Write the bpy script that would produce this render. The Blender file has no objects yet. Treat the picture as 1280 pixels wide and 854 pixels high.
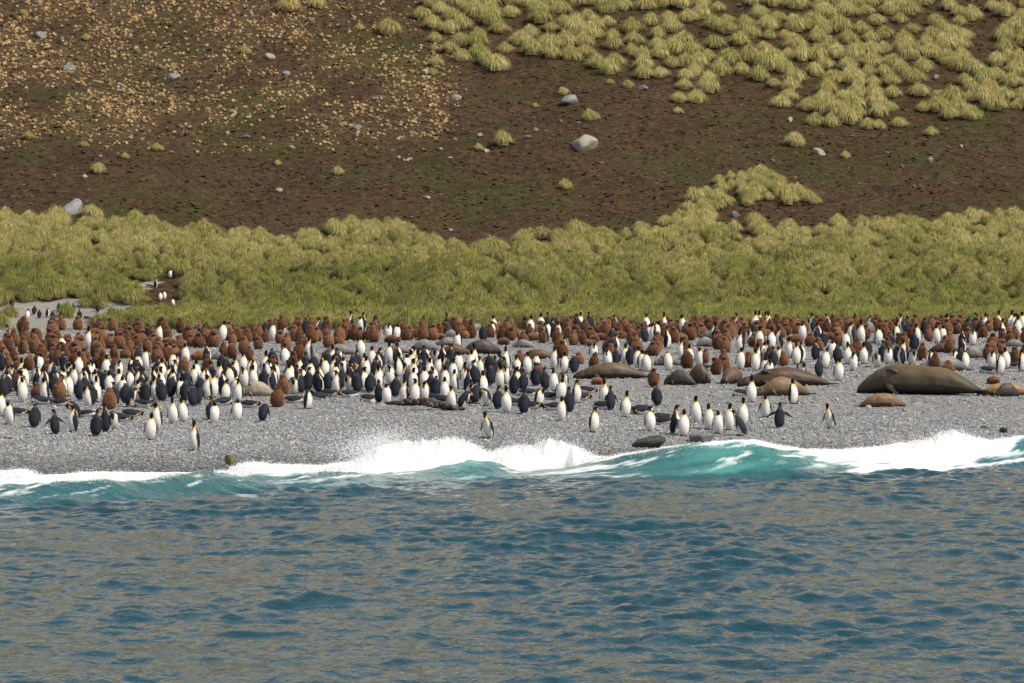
import bpy, bmesh, math, random
import numpy as np
from mathutils import Vector, Matrix, kdtree
random.seed(7); RNG = np.random.default_rng(11)
R = math.radians
SC = bpy.context.scene
C = SC.collection

# ------------------------------------------------------------------ camera, sky, sun, exposure
CAM_H, FPX, HOR = 5.2, 6000.0, 336.0            # eye height (m), focal length in photo pixels, horizon row
PITCH = math.atan((427 - HOR) / FPX)
cam_d = bpy.data.cameras.new('camera'); cam = bpy.data.objects.new('camera', cam_d); C.objects.link(cam)
cam.location = (0, 0, CAM_H); cam.rotation_euler = (math.pi / 2 - PITCH, 0, 0)
cam_d.sensor_width = 36; cam_d.lens = FPX / 1280 * 36; cam_d.clip_start = 0.5; cam_d.clip_end = 6000
SC.camera = cam

SUN_EL, SUN_AZ = R(48), (0.86, -0.51)           # high sun, behind the camera and to its right
world = bpy.data.worlds.new('World'); SC.world = world; world.use_nodes = True
wn = world.node_tree.nodes; wn.clear()
w_out = wn.new('ShaderNodeOutputWorld'); w_bg = wn.new('ShaderNodeBackground'); w_sky = wn.new('ShaderNodeTexSky')
w_sky.sky_type = 'NISHITA'; w_sky.sun_disc = False; w_sky.sun_elevation = SUN_EL
w_sky.sun_rotation = math.atan2(SUN_AZ[0], SUN_AZ[1])
w_sky.air_density = 1.0; w_sky.dust_density = 3.0; w_sky.ozone_density = 1.0
w_bg.inputs['Strength'].default_value = 0.10
w_tc = wn.new('ShaderNodeTexCoord'); w_map = wn.new('ShaderNodeMapping'); w_map.inputs['Scale'].default_value = (1, 1, 2.6)
w_no = wn.new('ShaderNodeTexNoise'); w_no.inputs['Scale'].default_value = 3.2; w_no.inputs['Detail'].default_value = 6; w_no.inputs['Roughness'].default_value = .6
w_rm = wn.new('ShaderNodeMapRange'); w_rm.inputs[1].default_value = .36; w_rm.inputs[2].default_value = .62; w_rm.inputs[3].default_value = .05; w_rm.inputs[4].default_value = .62
w_mix = wn.new('ShaderNodeMix'); w_mix.data_type = 'RGBA'; w_mix.inputs[7].default_value = (5.6, 5.8, 6.1, 1)         # broken thin cloud over the blue
WL = world.node_tree.links.new
WL(w_tc.outputs['Generated'], w_map.inputs[0]); WL(w_map.outputs[0], w_no.inputs['Vector']); WL(w_no.outputs['Fac'], w_rm.inputs[0]); WL(w_rm.outputs[0], w_mix.inputs[0]); WL(w_sky.outputs[0], w_mix.inputs[6])
WL(w_mix.outputs[2], w_bg.inputs[0]); world.node_tree.links.new(w_bg.outputs[0], w_out.inputs[0])
sun_d = bpy.data.lights.new('sun', 'SUN'); sun = bpy.data.objects.new('sun', sun_d); C.objects.link(sun)
sun_d.energy = 3.6; sun_d.angle = R(5.0); sun_d.color = (1.0, 0.93, 0.80)
n_ = math.hypot(*SUN_AZ)
sdir = Vector((SUN_AZ[0] / n_ * math.cos(SUN_EL), SUN_AZ[1] / n_ * math.cos(SUN_EL), math.sin(SUN_EL)))
sun.rotation_euler = sdir.to_track_quat('Z', 'Y').to_euler()
SC.view_settings.view_transform = 'Standard'; SC.view_settings.look = 'None'
SC.view_settings.exposure = 0.3; SC.view_settings.gamma = 1.0

# ------------------------------------------------------------------ helpers
_TAB = {}
def vnoise(x, y, seed=0):
    """smooth value noise, -1..1, numpy arrays"""
    x = np.asarray(x, float); y = np.asarray(y, float)
    if seed not in _TAB: _TAB[seed] = np.random.default_rng(seed + 100).random((256, 256)) * 2 - 1
    t = _TAB[seed]
    xi = np.floor(x).astype(int); yi = np.floor(y).astype(int); fx = x - xi; fy = y - yi
    fx = fx * fx * (3 - 2 * fx); fy = fy * fy * (3 - 2 * fy)
    a = t[xi & 255, yi & 255]; b = t[(xi + 1) & 255, yi & 255]; c = t[xi & 255, (yi + 1) & 255]; d = t[(xi + 1) & 255, (yi + 1) & 255]
    return (a * (1 - fx) + b * fx) * (1 - fy) + (c * (1 - fx) + d * fx) * fy
def fbm(x, y, seed=0, n=4):
    s = 0; a = 1.0
    for i in range(n):
        s = s + a * vnoise(np.asarray(x) * 2**i + 17.3 * i, np.asarray(y) * 2**i + 9.1 * i, seed + i); a *= 0.5
    return s / 1.9
def sstep(a, b, x):
    t = np.clip((np.asarray(x, float) - a) / (b - a), 0, 1); return t * t * (3 - 2 * t)
def px_of(x, d, z):
    return 640 + FPX * x / d, HOR + FPX * (CAM_H - z) / d

def link(name, me, mat=None, parent=None):
    o = bpy.data.objects.new(name, me); C.objects.link(o)
    if mat is not None and not me.materials: me.materials.append(mat)
    if parent is not None: o.parent = parent
    return o
def tag(o, label=None, cat=None, group=None, kind=None):
    if label: o['label'] = label
    if cat: o['category'] = cat
    if group: o['group'] = group
    if kind: o['kind'] = kind
    return o
def smooth(me):
    me.polygons.foreach_set('use_smooth', [True] * len(me.polygons)); me.update()
def grid_mesh(name, xs, ys, Z):
    nx, ny = len(xs), len(ys); X, Y = np.meshgrid(xs, ys)
    co = np.stack([X, Y, Z], -1).reshape(-1, 3).astype(np.float32)
    i = np.arange(nx * ny).reshape(ny, nx)
    q = np.stack([i[:-1, :-1], i[:-1, 1:], i[1:, 1:], i[1:, :-1]], -1).reshape(-1).astype(np.int32)
    me = bpy.data.meshes.new(name); nf = len(q) // 4
    me.vertices.add(len(co)); me.vertices.foreach_set('co', co.ravel())
    me.loops.add(len(q)); me.loops.foreach_set('vertex_index', q)
    me.polygons.add(nf); me.polygons.foreach_set('loop_start', np.arange(nf, dtype=np.int32) * 4)
    me.polygons.foreach_set('loop_total', np.full(nf, 4, np.int32)); me.update(calc_edges=True); me.validate(); smooth(me)
    return me
def set_attr(me, name, vals):
    a = me.attributes.new(name, 'FLOAT', 'POINT'); a.data.foreach_set('value', np.asarray(vals, np.float32).ravel())
def axis(fine0, fine1, step, lo, hi, grow=1.25):
    a = list(np.arange(fine0, fine1 + step * .5, step)); s = step
    while a[-1] < hi: s *= grow; a.append(a[-1] + s)
    s = step
    while a[0] > lo: s *= grow; a.insert(0, a[0] - s)
    return np.array(a)

class NT:
    """tiny node-material builder"""
    def __init__(s, name):
        s.m = bpy.data.materials.new(name); s.m.use_nodes = True; s.t = s.m.node_tree; s.t.nodes.clear()
        s.out = s.t.nodes.new('ShaderNodeOutputMaterial'); s.b = s.t.nodes.new('ShaderNodeBsdfPrincipled')
        s.t.links.new(s.b.outputs[0], s.out.inputs[0])
    def n(s, typ, **kw):
        o = s.t.nodes.new(typ)
        for k, v in kw.items():
            if hasattr(o, k) and not k in o.inputs: setattr(o, k, v)
            else: s.set(o, k, v)
        return o
    def set(s, o, k, v):
        i = o.inputs[k]
        if hasattr(v, 'links') or isinstance(v, bpy.types.NodeSocket): s.t.links.new(v, i)
        else: i.default_value = v
    def noise(s, scale, detail=4, rough=.55, vec=None, dim='3D'):
        o = s.n('ShaderNodeTexNoise'); o.inputs['Scale'].default_value = scale; o.inputs['Detail'].default_value = detail
        o.inputs['Roughness'].default_value = rough
        if vec is not None: s.t.links.new(vec, o.inputs['Vector'])
        return o.outputs['Fac']
    def ramp(s, fac, stops):
        o = s.n('ShaderNodeValToRGB'); s.t.links.new(fac, o.inputs[0]); e = o.color_ramp.elements
        while len(e) < len(stops): e.new(.5)
        for k, (p, c) in enumerate(stops):
            e[k].position = p; e[k].color = (*c, 1) if isinstance(c, tuple) else (c, c, c, 1)
        return o.outputs[0]
    def mix(s, fac, a, b, mode='MIX'):
        o = s.n('ShaderNodeMix', data_type='RGBA', blend_type=mode)
        for i, v in ((0, fac), (6, a), (7, b)):
            if isinstance(v, bpy.types.NodeSocket): s.t.links.new(v, o.inputs[i])
            else: o.inputs[i].default_value = v if i == 0 else (*v, 1)
        return o.outputs[2]
    def math(s, op, a, b=0.0):
        o = s.n('ShaderNodeMath', operation=op)
        for i, v in ((0, a), (1, b)):
            if isinstance(v, bpy.types.NodeSocket): s.t.links.new(v, o.inputs[i])
            else: o.inputs[i].default_value = v
        return o.outputs[0]
    def attr(s, name, out='Fac'):
        o = s.n('ShaderNodeAttribute'); o.attribute_name = name; return o.outputs[out]
    def pos(s): return s.n('ShaderNodeNewGeometry').outputs['Position']
    def objvec(s): return s.n('ShaderNodeTexCoord').outputs['Object']
    def rand(s): return s.n('ShaderNodeObjectInfo').outputs['Random']
    def loc(s): return s.n('ShaderNodeObjectInfo').outputs['Location']
    def bump(s, h, strength=.5, dist=.1):
        o = s.n('ShaderNodeBump'); o.inputs['Strength'].default_value = strength; o.inputs['Distance'].default_value = dist
        s.t.links.new(h, o.inputs['Height']); s.t.links.new(o.outputs[0], s.b.inputs['Normal'])
    def fin(s, color, rough=.8, spec=.3, **kw):
        s.set(s.b, 'Base Color', color if isinstance(color, bpy.types.NodeSocket) else (*color, 1)); s.set(s.b, 'Roughness', rough)
        s.b.inputs['Specular IOR Level'].default_value = spec
        for k, v in kw.items(): s.set(s.b, k.replace('_', ' '), v)
        return s.m

# ------------------------------------------------------------------ the lie of the land
_SX = np.array([-60, -17, -8, -3, 2, 8, 14, 60.]); _SD = np.array([128, 129, 133, 137, 142, 147, 149, 151.])
def shore_d(x): return np.interp(x, _SX, _SD)
def ground_z(x, d):
    x = np.asarray(x, float); d = np.asarray(d, float)
    beach = np.interp(d, [152, 200, 213, 218, 240, 300, 383, 386.5, 415, 470, 560, 700, 900, 1300, 1700],
                         [.083, 2.07, 2.42, 2.40, 1.5, 1.1, 1.2, 1.75, 9.7, 31.5, 72, 135, 210, 330, 420])
    s = shore_d(x)
    front = .083 + (d - 152) / (152 - s) * (.083 + .36)
    front = np.where(d < s, -.36 - (s - d) * .09, front)
    z = np.where(d < 152, front, beach)
    hill = sstep(380, 420, d); far = sstep(440, 700, d)
    z = z + fbm(x * .22, d * .22, 3) * .05 * sstep(140, 156, d) * (1 - sstep(200, 216, d)) \
          + fbm(x * .045, d * .045, 5) * (1.3 * hill + 14 * far) + fbm(x * .25, d * .25, 8) * .22 * hill
    return z
def pix(px, py, start=120.0, stop=620.0):
    """where the sight line through a photo pixel meets the ground"""
    for d in (np.arange(start, stop, 1.5), None):
        if d is None: d = np.arange(max(start, d0 - 1.6), d0 + .1, .1)
        x = (px - 640) / FPX * d; zr = CAM_H - (py - HOR) / FPX * d
        hit = np.nonzero(ground_z(x, d) >= zr)[0]
        if len(hit) == 0: return None
        d0 = d[hit[0]]
    k = hit[0]; return float(x[k]), float(d[k]), float(ground_z(x[k], d[k]))

# ------------------------------------------------------------------ beach
def mat_beach():
    s = NT('shingle'); p = s.pos()
    v = s.n('ShaderNodeTexVoronoi'); v.inputs['Scale'].default_value = 8; s.t.links.new(p, v.inputs['Vector'])
    sep = s.n('ShaderNodeSeparateColor'); s.t.links.new(v.outputs['Color'], sep.inputs[0])
    stone = s.ramp(sep.outputs[0], [(0, (.08, .085, .095)), (.5, (.17, .175, .185)), (.85, (.26, .26, .262)), (1, (.36, .36, .36))])
    big = s.noise(.35, 5, .6, p)
    c = s.mix(s.ramp(big, [(.45, 0.0), (.68, .55)]), stone, (.25, .225, .185))
    s.bump(v.outputs['Distance'], .6, .05)
    return s.fin(c, .85, .3)
xs = axis(-24, 24, .3, -400, 400); ys = axis(122, 242, .3, 90, 242)
X, Y = np.meshgrid(xs, ys)
beach = tag(link('beach', grid_mesh('beach', xs, ys, ground_z(X, Y)), mat_beach()), kind='structure')

# ------------------------------------------------------------------ hillside
def mat_hill():
    s = NT('peat_slope'); p = s.pos()
    a = s.noise(.16, 6, .6, p); b = s.noise(1.6, 6, .7, p); c3 = s.noise(7, 4, .7, p); g = s.noise(.085, 6, .66, p)
    base = s.ramp(b, [(.3, (.026, .016, .0085)), (.5, (.052, .033, .018)), (.7, (.098, .066, .038))])
    base = s.mix(s.ramp(a, [(.4, 0.0), (.7, .55)]), base, (.088, .052, .032))
    green = s.ramp(c3, [(.3, (.026, .027, .010)), (.7, (.075, .070, .024))])
    c = s.mix(s.ramp(g, [(.47, 0.0), (.62, .9)]), base, green)
    sp = s.ramp(s.noise(11, 2, .6, p), [(.64, 0.0), (.76, .5)])
    c = s.mix(sp, c, (.22, .16, .10))
    vc = s.n('ShaderNodeTexVoronoi'); vc.inputs['Scale'].default_value = 2.6; s.t.links.new(p, vc.inputs['Vector'])
    vs = s.n('ShaderNodeSeparateColor'); s.t.links.new(vc.outputs['Color'], vs.inputs[0])
    c = s.mix(.42, c, s.ramp(vs.outputs[0], [(0, (.28, .25, .23)), (.5, (.75, .73, .70)), (1, (1.6, 1.45, 1.3))]), 'MULTIPLY')
    sz = s.n('ShaderNodeSeparateXYZ'); s.t.links.new(p, sz.inputs[0]); zz = s.math('ADD', sz.outputs['Z'], s.math('MULTIPLY', s.math('SUBTRACT', s.noise(.03, 5, .6, p), .5), 40.0))
    hi = s.n('ShaderNodeMapRange'); s.t.links.new(zz, hi.inputs[0]); hi.inputs[1].default_value = 40; hi.inputs[2].default_value = 62
    c = s.mix(hi.outputs[0], c, s.ramp(s.noise(.05, 6, .65, p), [(.35, (.30, .23, .115)), (.5, (.44, .36, .225)), (.65, (.52, .49, .44))]))      # dry grass and scree higher up
    c = s.mix(s.math('MULTIPLY', s.attr('dry'), s.ramp(b, [(.38, .0), (.68, .5)])), c, (.17, .115, .058))             # matted dead grass
    cl = s.attr('clearing')
    c = s.mix(s.math('MULTIPLY', cl, 1.0), c, s.ramp(b, [(.3, (.19, .175, .15)), (.7, (.33, .31, .28))]))
    s.bump(s.math('ADD', s.math('MULTIPLY', b, 1.0), s.math('MULTIPLY', c3, .5)), .7, .25)
    return s.fin(c, .95, .1)
def in_clearing(u, v):
    """pale gravel clearing behind the left end of the beach (photo pixels)"""
    n = fbm(np.asarray(u) * .05, np.asarray(v) * .09, 31) * 6
    a = (((u - 75) / 92) ** 2 + ((v + 1.6 * n - 393 + .04 * (u - 75)) / 19) ** 2) < 1 + .35 * fbm(np.asarray(u) * .11, np.asarray(v) * .2, 33)
    b = (((u - 186) / 13) ** 2 + ((v + n - 354) / 5) ** 2) < 1 + .5 * fbm(np.asarray(u) * .2, np.asarray(v) * .3, 35)
    return a | b
xs = axis(-58, 58, .5, -1200, 1200); ys = axis(376, 500, .5, 236, 1700)
X, Y = np.meshgrid(xs, ys); Z = ground_z(X, Y)
hm = grid_mesh('hillside', xs, ys, Z - .02)
U, V = px_of(X, Y, Z)
def dry_density(u, v):
    dens = fbm(u * .014, v * .026, 71, 5)
    w = sstep(-.45, .35, dens + .30 * (1 - v / 150)) * (1 - sstep(165, 205, v + dens * 40)) * (1 - sstep(520, 600, u)) * (1 - .75 * sstep(330, 470, u) * (1 - sstep(40, 75, v)))
    w = w * (1 - .85 * np.exp(-(((u - 225) / 45) ** 2 + ((v - 55) / 14) ** 2))); return w * (1 - .8 * np.exp(-(((u - 230) / 60) ** 2 + ((v - 105) / 22) ** 2)))
set_attr(hm, 'dry', dry_density(U, V) * (Y > 400) * (Y < 560))
set_attr(hm, 'clearing', (in_clearing(U, V) & (Y > 300) & (Y < 410)).astype(float))
hillside = tag(link('hillside', hm, mat_hill()), kind='structure')

# ------------------------------------------------------------------ sea with the breaking wave
SEA = -.40
cu = lambda pts: (np.array([p[0] for p in pts], float), np.array([p[1] for p in pts], float))
CREST_Y = cu([(-400, 600), (0, 597), (60, 600), (130, 598), (250, 592), (300, 588), (370, 588), (450, 587), (530, 584), (560, 575), (590, 568), (620, 572), (655, 585),
              (700, 583), (740, 575), (800, 565), (860, 557), (900, 552), (950, 554), (1000, 562), (1050, 567), (1100, 569), (1160, 570), (1200, 566), (1240, 555), (1280, 548), (1700, 560)])
BASE_Y = cu([(-400, 640), (0, 635), (100, 632), (250, 622), (400, 612), (500, 606), (700, 600), (850, 603), (1000, 600), (1100, 593), (1200, 590), (1280, 586), (1700, 584)])
CREST_D = (BASE_Y[0], (CAM_H - SEA) * FPX / (BASE_Y[1] - HOR) + np.interp(BASE_Y[0], [0, 500, 900, 1280], [2.8, 2.8, 3.6, 3.4]))
def wave_coords(x, d):
    u = 640 + FPX * x / d
    u = u + vnoise(d * .35, x * .2, 55) * 10
    dc = np.interp(u, *CREST_D); yc = np.interp(u, *CREST_Y)
    h = (CAM_H - (yc - HOR) / FPX * dc) - SEA
    db = (CAM_H - SEA) * FPX / (np.interp(u, *BASE_Y) - HOR)
    return u, dc, db, h
def wave_h(x, d):
    u, dc, db, h = wave_coords(x, d)
    t = (d - db) / (dc - db)
    tc = np.clip(t, 0, 1.0); rise = .35 * tc ** 1.2 + .65 * sstep(0, 1, tc)
    fall = np.where(d > dc, np.exp(-((d - dc) / 1.1) ** 2), 1.0)
    tail = np.where(d > dc, .10 * np.exp(-((d - dc) / 9) ** 2), 0)
    return np.where(d > dc, (h - .1) * fall + tail, h * rise), t, u
WAVES = []
_wr = np.random.default_rng(5)
for k in range(140):
    lam = 0.24 * (5.0 / .24) ** (_wr.random() ** 1.2)
    th = _wr.normal(R(-98), R(46)); kk = 2 * math.pi / lam
    slope = .0258 * (1.15 if .45 < lam < 1.4 else 1.1 if lam < .45 else .62)
    WAVES.append((kk * math.cos(th), kk * math.sin(th), slope / kk, _wr.random() * 6.28))
def chop(x, d):
    z = np.zeros_like(x)
    g = .92 + .28 * vnoise(x * .13, d * .07, 77) + .32 * vnoise(x * .55, d * .22, 78)
    for kx, ky, a, ph in WAVES: 
        w = np.sin(kx * x + ky * d + ph + .55 * np.sin(.37 * kx * d * .05 + ph)); z += a * (w + .35 * w * w - .17)
    return z * np.clip(g, .2, 1.5)
xs = axis(-19, 19, .075, -900, 900, 1.3); ys = np.concatenate([axis(58, 112, .085, -600, 112, 1.3)[:-1], np.arange(112, 156, .1)])
X, Y = np.meshgrid(xs, ys)
WH, T, U = wave_h(X, Y)
calm = 1 - .75 * sstep(.0, .5, T)
fine = (np.abs(X) < 40) & (Y > 40)
Z = SEA + WH + np.where(fine, chop(X, Y) * calm, 0)
Z += WH * (.10 * fbm(U * .03, Y * .8, 91) + .12 * vnoise(U * .012 + Y * .15, Y * .3, 92))
sea_m = grid_mesh('sea', xs, ys, Z)
# foam and aerated water on the wave; light shining through it painted turquoise
foam_r = np.interp(U, [0, 40, 70, 100, 180, 230, 300, 420, 470, 540, 580, 640, 720, 800, 880, 960, 1010, 1060, 1150, 1220, 1280],
                      [.42, .45, .15, .12, .2, .06, .12, .10, .16, .08, .10, .08, .10, .06, .12, .34, .6, .85, 1.0, .95, .45])
streak = fbm(U * .006 + T * 1.35, T * 7 - U * .012, 41, 5)                # drawn out along the wave's back
lumps = fbm(X * 1.1, Y * .7, 44, 4)
st0 = fbm(U * .02 + T * 2.5, T * 9 - U * .03, 46, 4)
foam = sstep(.0, .30, T - (1 - foam_r) + streak * .75 + st0 * .35 + lumps * .12) * sstep(.05, .22, T)
st2 = fbm(U * .014 + T * 3.0, T * 8 - U * .035, 47, 5)
wisps = sstep(.24, .44, streak) * sstep(.08, .3, T) * (1 - sstep(.9, 1.1, T)) * (.35 + .65 * sstep(620, 780, U))
wisps = np.maximum(wisps, sstep(.26, .5, st2) * sstep(.25, .6, T) * (1 - sstep(.9, 1.1, T)) * .75)
lace = sstep(.30, .46, fbm(X * .9, Y * .45, 49, 5)) * sstep(-.9, -.1, T) * (1 - sstep(.0, .3, T)) * .45 * sstep(.1, .4, vnoise(X * .25, Y * .1, 50))
wisps = np.maximum(wisps, lace)
foam = np.maximum(foam, wisps)
foam = np.maximum(foam, sstep(1.0, 1.25, T + lumps * .1) * .9)                # broken water shoreward of the crest
air_glow = sstep(-.12, .45, T + .12 * lumps + .1 * streak) * np.interp(U, [0, 300, 520, 590, 660, 760, 900, 1000, 1280], [.68, .72, .72, 1.0, .6, .75, 1.0, .9, .9]) * (1 + .25 * streak)
air_glow = np.where(T > 1, .8, air_glow)
set_attr(sea_m, 'foam', foam); set_attr(sea_m, 'air_glow', air_glow)
def mat_sea():
    s = NT('sea_water'); p = s.pos()
    st = s.n('ShaderNodeMapping'); st.inputs['Scale'].default_value = (1, .55, 1); s.t.links.new(p, st.inputs['Vector'])
    deep = (.003, .040, .055)
    teal = s.ramp(s.attr('air_glow'), [(0, deep), (.35, (.006, .058, .064)), (.75, (.011, .090, .088)), (1, (.055, .225, .205))])  # turquoise stops paint the crest's backlit glow into the water colour
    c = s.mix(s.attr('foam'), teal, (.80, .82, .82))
    nz = s.math('ADD', s.noise(5.0, 4, .6, st.outputs[0]), s.math('MULTIPLY', s.noise(17, 2, .5, st.outputs[0]), .22))
    s.bump(nz, .9, .06)
    r = s.ramp(s.attr('foam'), [(0, .07), (.6, .7)])
    s.fin(c, r, .5, IOR=1.333)
    return s.m
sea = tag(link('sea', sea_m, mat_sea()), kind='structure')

# ------------------------------------------------------------------ geometry-node scatter (for what nobody could count)
def gn_scatter(name, pts, scl, rot, meshes, which, mat, label, cat=None, kind='stuff', minor=None):
    """one object whose points carry copies of a few meshes"""
    me = bpy.data.meshes.new(name); me.vertices.add(len(pts)); me.vertices.foreach_set('co', np.asarray(pts, np.float32).ravel())
    a = me.attributes.new('scl', 'FLOAT_VECTOR', 'POINT'); a.data.foreach_set('vector', np.asarray(scl, np.float32).ravel())
    a = me.attributes.new('rot', 'FLOAT_VECTOR', 'POINT'); a.data.foreach_set('vector', np.asarray(rot, np.float32).ravel())
    a = me.attributes.new('which', 'INT', 'POINT'); a.data.foreach_set('value', np.asarray(which, np.int32))
    o = link(name, me); tag(o, label, cat, None, kind)
    g = bpy.data.node_groups.new(name + '_nodes', 'GeometryNodeTree')
    g.interface.new_socket('Geometry', in_out='INPUT', socket_type='NodeSocketGeometry'); g.interface.new_socket('Geometry', in_out='OUTPUT', socket_type='NodeSocketGeometry')
    N = g.nodes; gi = N.new('NodeGroupInput'); go = N.new('NodeGroupOutput'); L = g.links.new
    j = N.new('GeometryNodeJoinGeometry'); names = {}
    for k, m in enumerate(meshes):
        src = bpy.data.objects.new(name + '_source', m)         # mesh holder, never linked to the scene
        oi = N.new('GeometryNodeObjectInfo'); oi.inputs['Object'].default_value = src
        oi.inputs['As Instance'].default_value = False
        iop = N.new('GeometryNodeInstanceOnPoints'); L(gi.outputs[0], iop.inputs['Points']); L(oi.outputs['Geometry'], iop.inputs['Instance'])
        w = N.new('GeometryNodeInputNamedAttribute'); w.data_type = 'INT'; w.inputs['Name'].default_value = 'which'
        cmp = N.new('FunctionNodeCompare'); cmp.data_type = 'INT'; cmp.operation = 'EQUAL'
        ins = [i for i in cmp.inputs if i.type == 'INT']; L(w.outputs['Attribute'], ins[0]); ins[1].default_value = k
        L(cmp.outputs[0], iop.inputs['Selection'])
        sc = N.new('GeometryNodeInputNamedAttribute'); sc.data_type = 'FLOAT_VECTOR'; sc.inputs['Name'].default_value = 'scl'; L(sc.outputs['Attribute'], iop.inputs['Scale'])
        ro = N.new('GeometryNodeInputNamedAttribute'); ro.data_type = 'FLOAT_VECTOR'; ro.inputs['Name'].default_value = 'rot'
        er = N.new('FunctionNodeEulerToRotation'); L(ro.outputs['Attribute'], er.inputs[0]); L(er.outputs[0], iop.inputs['Rotation'])
        L(iop.outputs[0], j.inputs[0])
    L(j.outputs[0], go.inputs[0])
    md = o.modifiers.new('scatter', 'NODES'); md.node_group = g
    return o

def stone_mesh(name, seed, mat, sub=1, rough=.22, flat=.62):
    bm = bmesh.new(); bmesh.ops.create_icosphere(bm, subdivisions=sub, radius=1.0)
    r = random.Random(seed); ax = (1, r.uniform(.65, .95), flat * r.uniform(.8, 1.2)); ph = [r.uniform(0, 6) for _ in range(6)]
    pl = [(Vector((r.gauss(0, 1), r.gauss(0, 1), r.gauss(0, 1))).normalized(), r.uniform(.5, .85)) for _ in range(9 if sub > 1 else 7)]
    for v in bm.verts:
        p = v.co.copy()
        for nrm, dd in pl:
            e = p.dot(nrm) - dd
            if e > 0: p -= nrm * e * (.97 if sub > 1 else .85)
        k = 1 + rough * .4 * (math.sin(3 * p.x + ph[0]) * math.sin(3 * p.y + ph[1]) + .6 * math.sin(6 * p.z + ph[2] + 4 * p.x))
        v.co = Vector((p.x * ax[0] * k, p.y * ax[1] * k, p.z * ax[2] * k))
    me = bpy.data.meshes.new(name); bm.to_mesh(me); bm.free(); me.materials.append(mat)
    if sub > 1: smooth(me)
    return me

# beach stones
def mat_stones():
    s = NT('beach_stones'); r = s.rand()
    c = s.ramp(r, [(0, (.12, .128, .142)), (.3, (.19, .20, .215)), (.65, (.27, .28, .292)), (.85, (.33, .325, .315)), (1, (.46, .46, .46))])
    big = s.noise(.22, 4, .6, s.pos())
    sy = s.n('ShaderNodeSeparateXYZ'); s.t.links.new(s.pos(), sy.inputs[0]); my = s.n('ShaderNodeMapRange'); s.t.links.new(sy.outputs['Y'], my.inputs[0]); my.inputs[1].default_value = 152; my.inputs[2].default_value = 170; my.inputs[3].default_value = .25
    c = s.mix(s.math('MULTIPLY', s.ramp(big, [(.40, .15), (.64, .7)]), my.outputs[0]), c, (.27, .24, .19))
    wet = s.n('ShaderNodeMapRange'); s.t.links.new(s.math('ADD', sy.outputs['Z'], s.math('MULTIPLY', s.noise(.6, 4, .6, s.pos()), .25)), wet.inputs[0])
    wet.inputs[1].default_value = -.22; wet.inputs[2].default_value = .0; wet.inputs[3].default_value = 1; wet.inputs[4].default_value = 0
    c = s.mix(wet.outputs[0], c, (.42, .43, .45), 'MULTIPLY')                # stones wetted by the swash
    return s.fin(c, .7, .4)
ms = mat_stones(); stones = [stone_mesh('pebble', k, ms) for k in range(5)]
pts = []; scl = []
def add_stones(n, d0, d1, hw, lo, hi):
    d = RNG.uniform(d0, d1, n); x = RNG.uniform(-hw, hw, n)
    ok = d > shore_d(x) - 3; d, x = d[ok], x[ok]
    r = lo * (hi / lo) ** (RNG.random(len(d)) ** 1.7)
    z = ground_z(x, d) + r * .12
    pts.append(np.stack([x, d, z], 1)); scl.append(np.stack([r * RNG.uniform(.8, 1.4, len(r)), r, r], 1))
add_stones(120000, 127, 158, 19, .018, .072); add_stones(56000, 156, 216, 25, .024, .08); add_stones(380, 128, 214, 24, .09, .17)
pts = np.concatenate(pts); scl = np.concatenate(scl)
rot = np.stack([RNG.normal(0, .3, len(pts)), RNG.normal(0, .3, len(pts)), RNG.uniform(0, 6.28, len(pts))], 1)
gn_scatter('beach_gravel', pts, scl, rot, stones, RNG.integers(0, 5, len(pts)), ms, 'grey pebbles and cobbles covering the beach', 'gravel')

# surf spray: white drops and clots thrown up along the crest
SPRAY = cu([(-200, 598), (0, 588), (30, 587), (58, 599), (75, 594), (100, 589), (150, 589), (195, 592), (230, 592), (285, 589), (305, 577), (350, 580), (400, 581), (440, 577), (455, 569), (475, 556), (500, 548),
             (530, 545), (562, 541), (580, 550), (600, 560), (612, 568), (628, 560), (660, 551), (680, 544), (700, 547), (720, 556), (738, 568), (760, 571), (800, 564), (860, 556), (900, 551), (950, 552),
             (1000, 560), (1050, 562), (1100, 556), (1130, 550), (1160, 543), (1190, 536), (1215, 543), (1240, 550), (1280, 543), (1480, 560)])
sp = []; sr = []
n = 150000
u = RNG.uniform(-120, 1400, n); dc = np.interp(u, *CREST_D); x0 = (u - 640) / FPX * dc
zc = CAM_H - (np.interp(u, *CREST_Y) - HOR) / FPX * dc
top = CAM_H - (np.interp(u, *SPRAY) - HOR) / FPX * dc
thick = np.maximum(top - zc, .03)
edge = .86 + .20 * fbm(u * .045, u * 0, 61) + .12 * RNG.normal(0, 1, n) * .5
hh = RNG.random(n) ** .45; tall = RNG.random(n) < .035
hh = np.where(tall, hh * 1.22, hh)
dd = dc + RNG.normal(.15, .35, n) + .5 * hh * thick
z = zc - .10 + (thick + .10) * hh * np.where(tall, 1.0, edge) * np.clip(1 - ((dd - dc - .3) / 1.6) ** 2, .25, 1)
keep = (RNG.random(n) < np.clip(thick / .25, .05, 1)) 
x = x0 + RNG.normal(0, .12, n)
r = np.where(tall, RNG.uniform(.004, .011, n), RNG.uniform(.006, .017, n) * (1.15 - .4 * hh))
sp.append(np.stack([x, dd, z], 1)[keep]); sr.append(r[keep])
uu = np.arange(-160, 1440, 2.2); dcc = np.interp(uu, *CREST_D); zcc = CAM_H - (np.interp(uu, *CREST_Y) - HOR) / FPX * dcc; tpp = CAM_H - (np.interp(uu, *SPRAY) - HOR) / FPX * dcc
thk = np.maximum(tpp - zcc, 0) * (.84 + .20 * fbm(uu * .045, uu * 0, 61)); prof = [(-.55, -.35), (-.42, .12), (-.22, .55), (.0, .86), (.22, 1.0), (.5, .9), (.85, .55), (1.2, .1), (1.35, -.4)]
CX = []; nprof = len(prof)
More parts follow.
